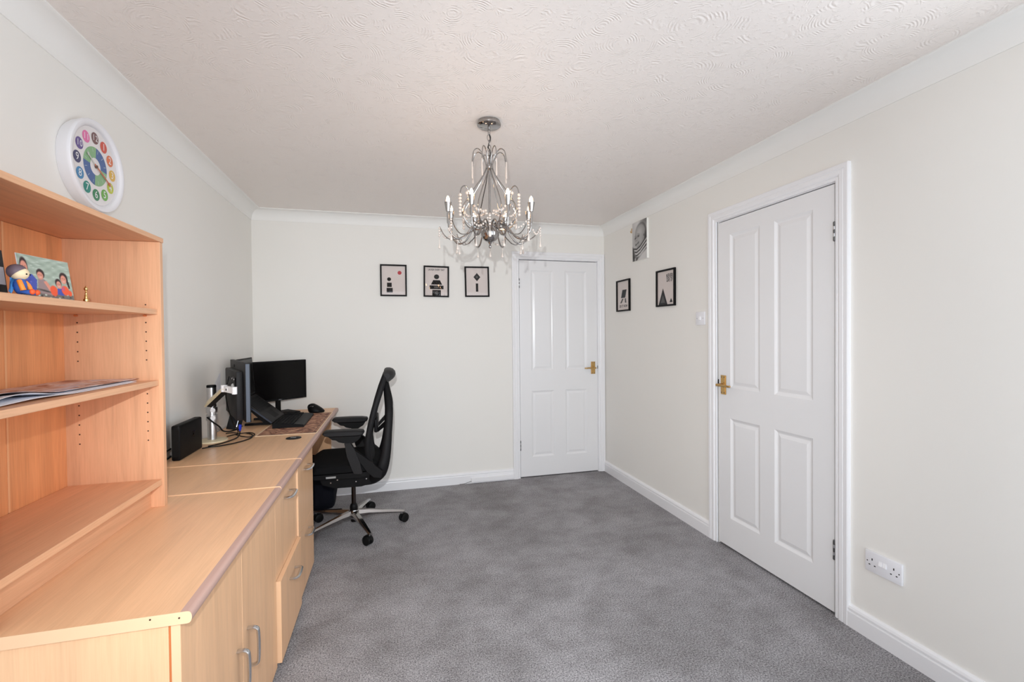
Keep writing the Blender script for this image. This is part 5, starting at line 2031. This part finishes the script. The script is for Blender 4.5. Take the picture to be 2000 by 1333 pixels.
# soft doll sitting against the photo
dlx, dly = -0.792, 1.262
def sheet_bm(P, nu, nv, th):
    """thin closed sheet from a grid of points"""
    bm = new_bm()
    A, B = {}, {}
    for k_, p_ in P.items():
        A[k_] = bm.verts.new(p_ + V((0, 0, th)))
        B[k_] = bm.verts.new(p_)
    for i in range(nu):
        for j in range(nv):
            bm.faces.new((A[i, j], A[i + 1, j], A[i + 1, j + 1], A[i, j + 1]))
            bm.faces.new((B[i, j], B[i, j + 1], B[i + 1, j + 1], B[i + 1, j]))
    for i in range(nu):
        for j in (0, nv):
            bm.faces.new((A[i, j], A[i + 1, j], B[i + 1, j], B[i, j]))
    for j in range(nv):
        for i in (0, nu):
            bm.faces.new((A[i, j], A[i, j + 1], B[i, j + 1], B[i, j]))
    return bm


DM = Matrix.Translation(V((dlx, dly, S1))) @ Matrix.Rotation(math.radians(10), 4, 'Z') @ Matrix.Scale(0.80, 4) @ Matrix.Translation(V((-dlx, -dly, -S1)))


def dobj(name, bm, *a):
    for v in bm.verts:
        v.co = DM @ v.co
    return obj(name, bm, *a)


do = thing('plush_doll', 'small plush doll in blue and orange clothes sitting on the upper shelf', 'toy', (dlx, dly, S1))
bm = new_bm()
ball(bm, (dlx, dly, S1 + 0.025), 0.016, 16, 10, (0.85, 1.0, 1.5))
dobj('body', bm, flat('doll_blue', 52, 92, 170), do, 60)
bm = new_bm()
ball(bm, (dlx - 0.002, dly + 0.001, S1 + 0.060), 0.021, 20, 14, (0.95, 1.08, 0.92))
hd = dobj('head', bm, flat('doll_skin', 236, 214, 176), do, 60)
bm = new_bm()
ball(bm, (dlx - 0.005, dly - 0.002, S1 + 0.0635), 0.0222, 20, 14, (0.95, 1.06, 0.95))
bmesh.ops.bisect_plane(bm, geom=bm.verts[:] + bm.edges[:] + bm.faces[:], plane_co=(dlx, dly, S1 + 0.061), plane_no=(-0.9, -0.15, 1.0), clear_inner=True)
dobj('hair', bm, flat('doll_hair', 104, 88, 98), hd, 60)
bm = new_bm()
for dy in (0.010, -0.007):
    ball(bm, (dlx + 0.0165, dly + dy, S1 + 0.0575), 0.0022, 8, 6)
dobj('eyes', bm, M['black'], hd)
for s_ in (-1, 1):
    bm = new_bm()
    tube(bm, spline([(dlx + 0.004, dly + s_ * 0.014, S1 + 0.038), (dlx + 0.010, dly + s_ * 0.020, S1 + 0.026), (dlx + 0.014, dly + s_ * 0.019, S1 + 0.012)], 4), [0.006] * 8 + [0.007], 8)
    dobj('sleeve', bm, flat('doll_orange', 240, 140, 50), do, 60)
    bm = new_bm()
    tube(bm, spline([(dlx + 0.004, dly + s_ * 0.007, S1 + 0.010), (dlx + 0.018, dly + s_ * 0.010, S1 + 0.008), (dlx + 0.028, dly + s_ * 0.012, S1 + 0.0075)], 4), 0.0068, 8)
    lg = dobj('leg', bm, flat('doll_blue', 52, 92, 170), do, 60)
    bm = new_bm()
    ball(bm, (dlx + 0.030, dly + s_ * 0.013, S1 + 0.0085), 0.0078, 10, 8, (0.8, 1, 1))
    dobj('boot', bm, flat('doll_red', 226, 88, 40), lg, 60)
P = {}
for i in range(6):
    f_ = i / 5
    for k in range(8):
        g_ = k / 7
        x_ = dlx - 0.016 + 0.006 * f_ + 0.003 * math.sin(g_ * 14 + 2 * f_)
        y_ = dly - 0.012 + 0.034 * g_ - (0.018 + 0.022 * g_) * f_
        P[i, k] = V((x_, y_, S1 + 0.044 - 0.041 * f_ + 0.003 * math.sin(g_ * 9) * f_ + 0.001))
dobj('cape', sheet_bm(P, 5, 7, 0.0015), flat('doll_cape', 70, 140, 206), do, 60)

# small gold ornament
bm = new_bm()
gx, gy = -0.812, 1.527
lathe(bm, [(0, 0), (0.0085, 0), (0.0085, 0.003), (0.0065, 0.0045), (0.0062, 0.010), (0.0040, 0.012), (0.0034, 0.021), (0.0022, 0.024), (0.0030, 0.027), (0.0018, 0.029), (0.0018, 0.033), (0.0044, 0.036),
           (0.0046, 0.040), (0.0022, 0.0435), (0.0012, 0.046), (0, 0.047)], (gx, gy, S1 + 0.0005), 14)
tag(obj('gold_ornament', bm, M['gold'], None, 40), 'tiny gold trophy-like ornament on the upper shelf right of the photo', 'ornament')

# newspapers on the middle shelf: three loose sheets
m = base_mat('newsprint', srgb(214, 200, 196), 0.45)
t = NT(m)
n1 = t.noise(t.pos((1, 0.4, 1)), 26, 3, 0.6, 0.5)
n2 = t.noise(t.pos((1, 8, 1)), 60, 1)
cc = t.ramp(n1, [(0.36, srgb(150, 104, 88)), (0.47, srgb(206, 178, 168)), (0.56, srgb(226, 222, 226)), (0.66, srgb(168, 178, 204))])
t.color(t.mix(cc, t.ramp(n2, [(0.45, (0.8, 0.8, 0.82, 1)), (0.55, (1, 1, 1, 1))]), 0.35, 'MULTIPLY'))
M['news'] = m


def paper_sheet(label, c0, c1, c2, c3, z0, amp, ph, mat):
    nu, nv = 26, 14
    P = {}
    for i in range(nu + 1):
        for j in range(nv + 1):
            a, b_ = i / nu, j / nv
            q = V(c0).lerp(V(c1), a).lerp(V(c3).lerp(V(c2), a), b_)
            zz = z0 + amp * (0.35 + 0.65 * b_ ** 2) * max(0.0, math.sin(PI * a * 1.6 + ph)) ** 2 * (0.4 + 0.6 * math.sin(PI * min(1, a * 1.1)))
            P[i, j] = V((q.x, q.y, S2 + zz))
    return tag(obj('newspaper', sheet_bm(P, nu, nv, 0.0009), mat, None, 60), label, 'newspaper')


XK = BX0 + 0.020
paper_sheet('white folded newspaper lying lowest on the middle shelf', (XK, 1.17, 0), (XK, 1.800, 0), (-0.812, 1.775, 0), (-0.806, 1.17, 0), 0.0012, 0.006, 0.4, M['white_paper'])
paper_sheet('curled newspaper in the middle of the stack on the shelf', (XK, 1.19, 0), (XK, 1.815, 0), (-0.822, 1.800, 0), (-0.815, 1.18, 0), 0.0032, 0.024, 0.9, M['white_paper'])
paper_sheet('printed newspaper with brown pictures topmost on the middle shelf', (XK, 1.16, 0), (XK, 1.822, 0), (-0.828, 1.828, 0), (-0.835, 1.16, 0), 0.0085, 0.024, 0.86, M['news'])
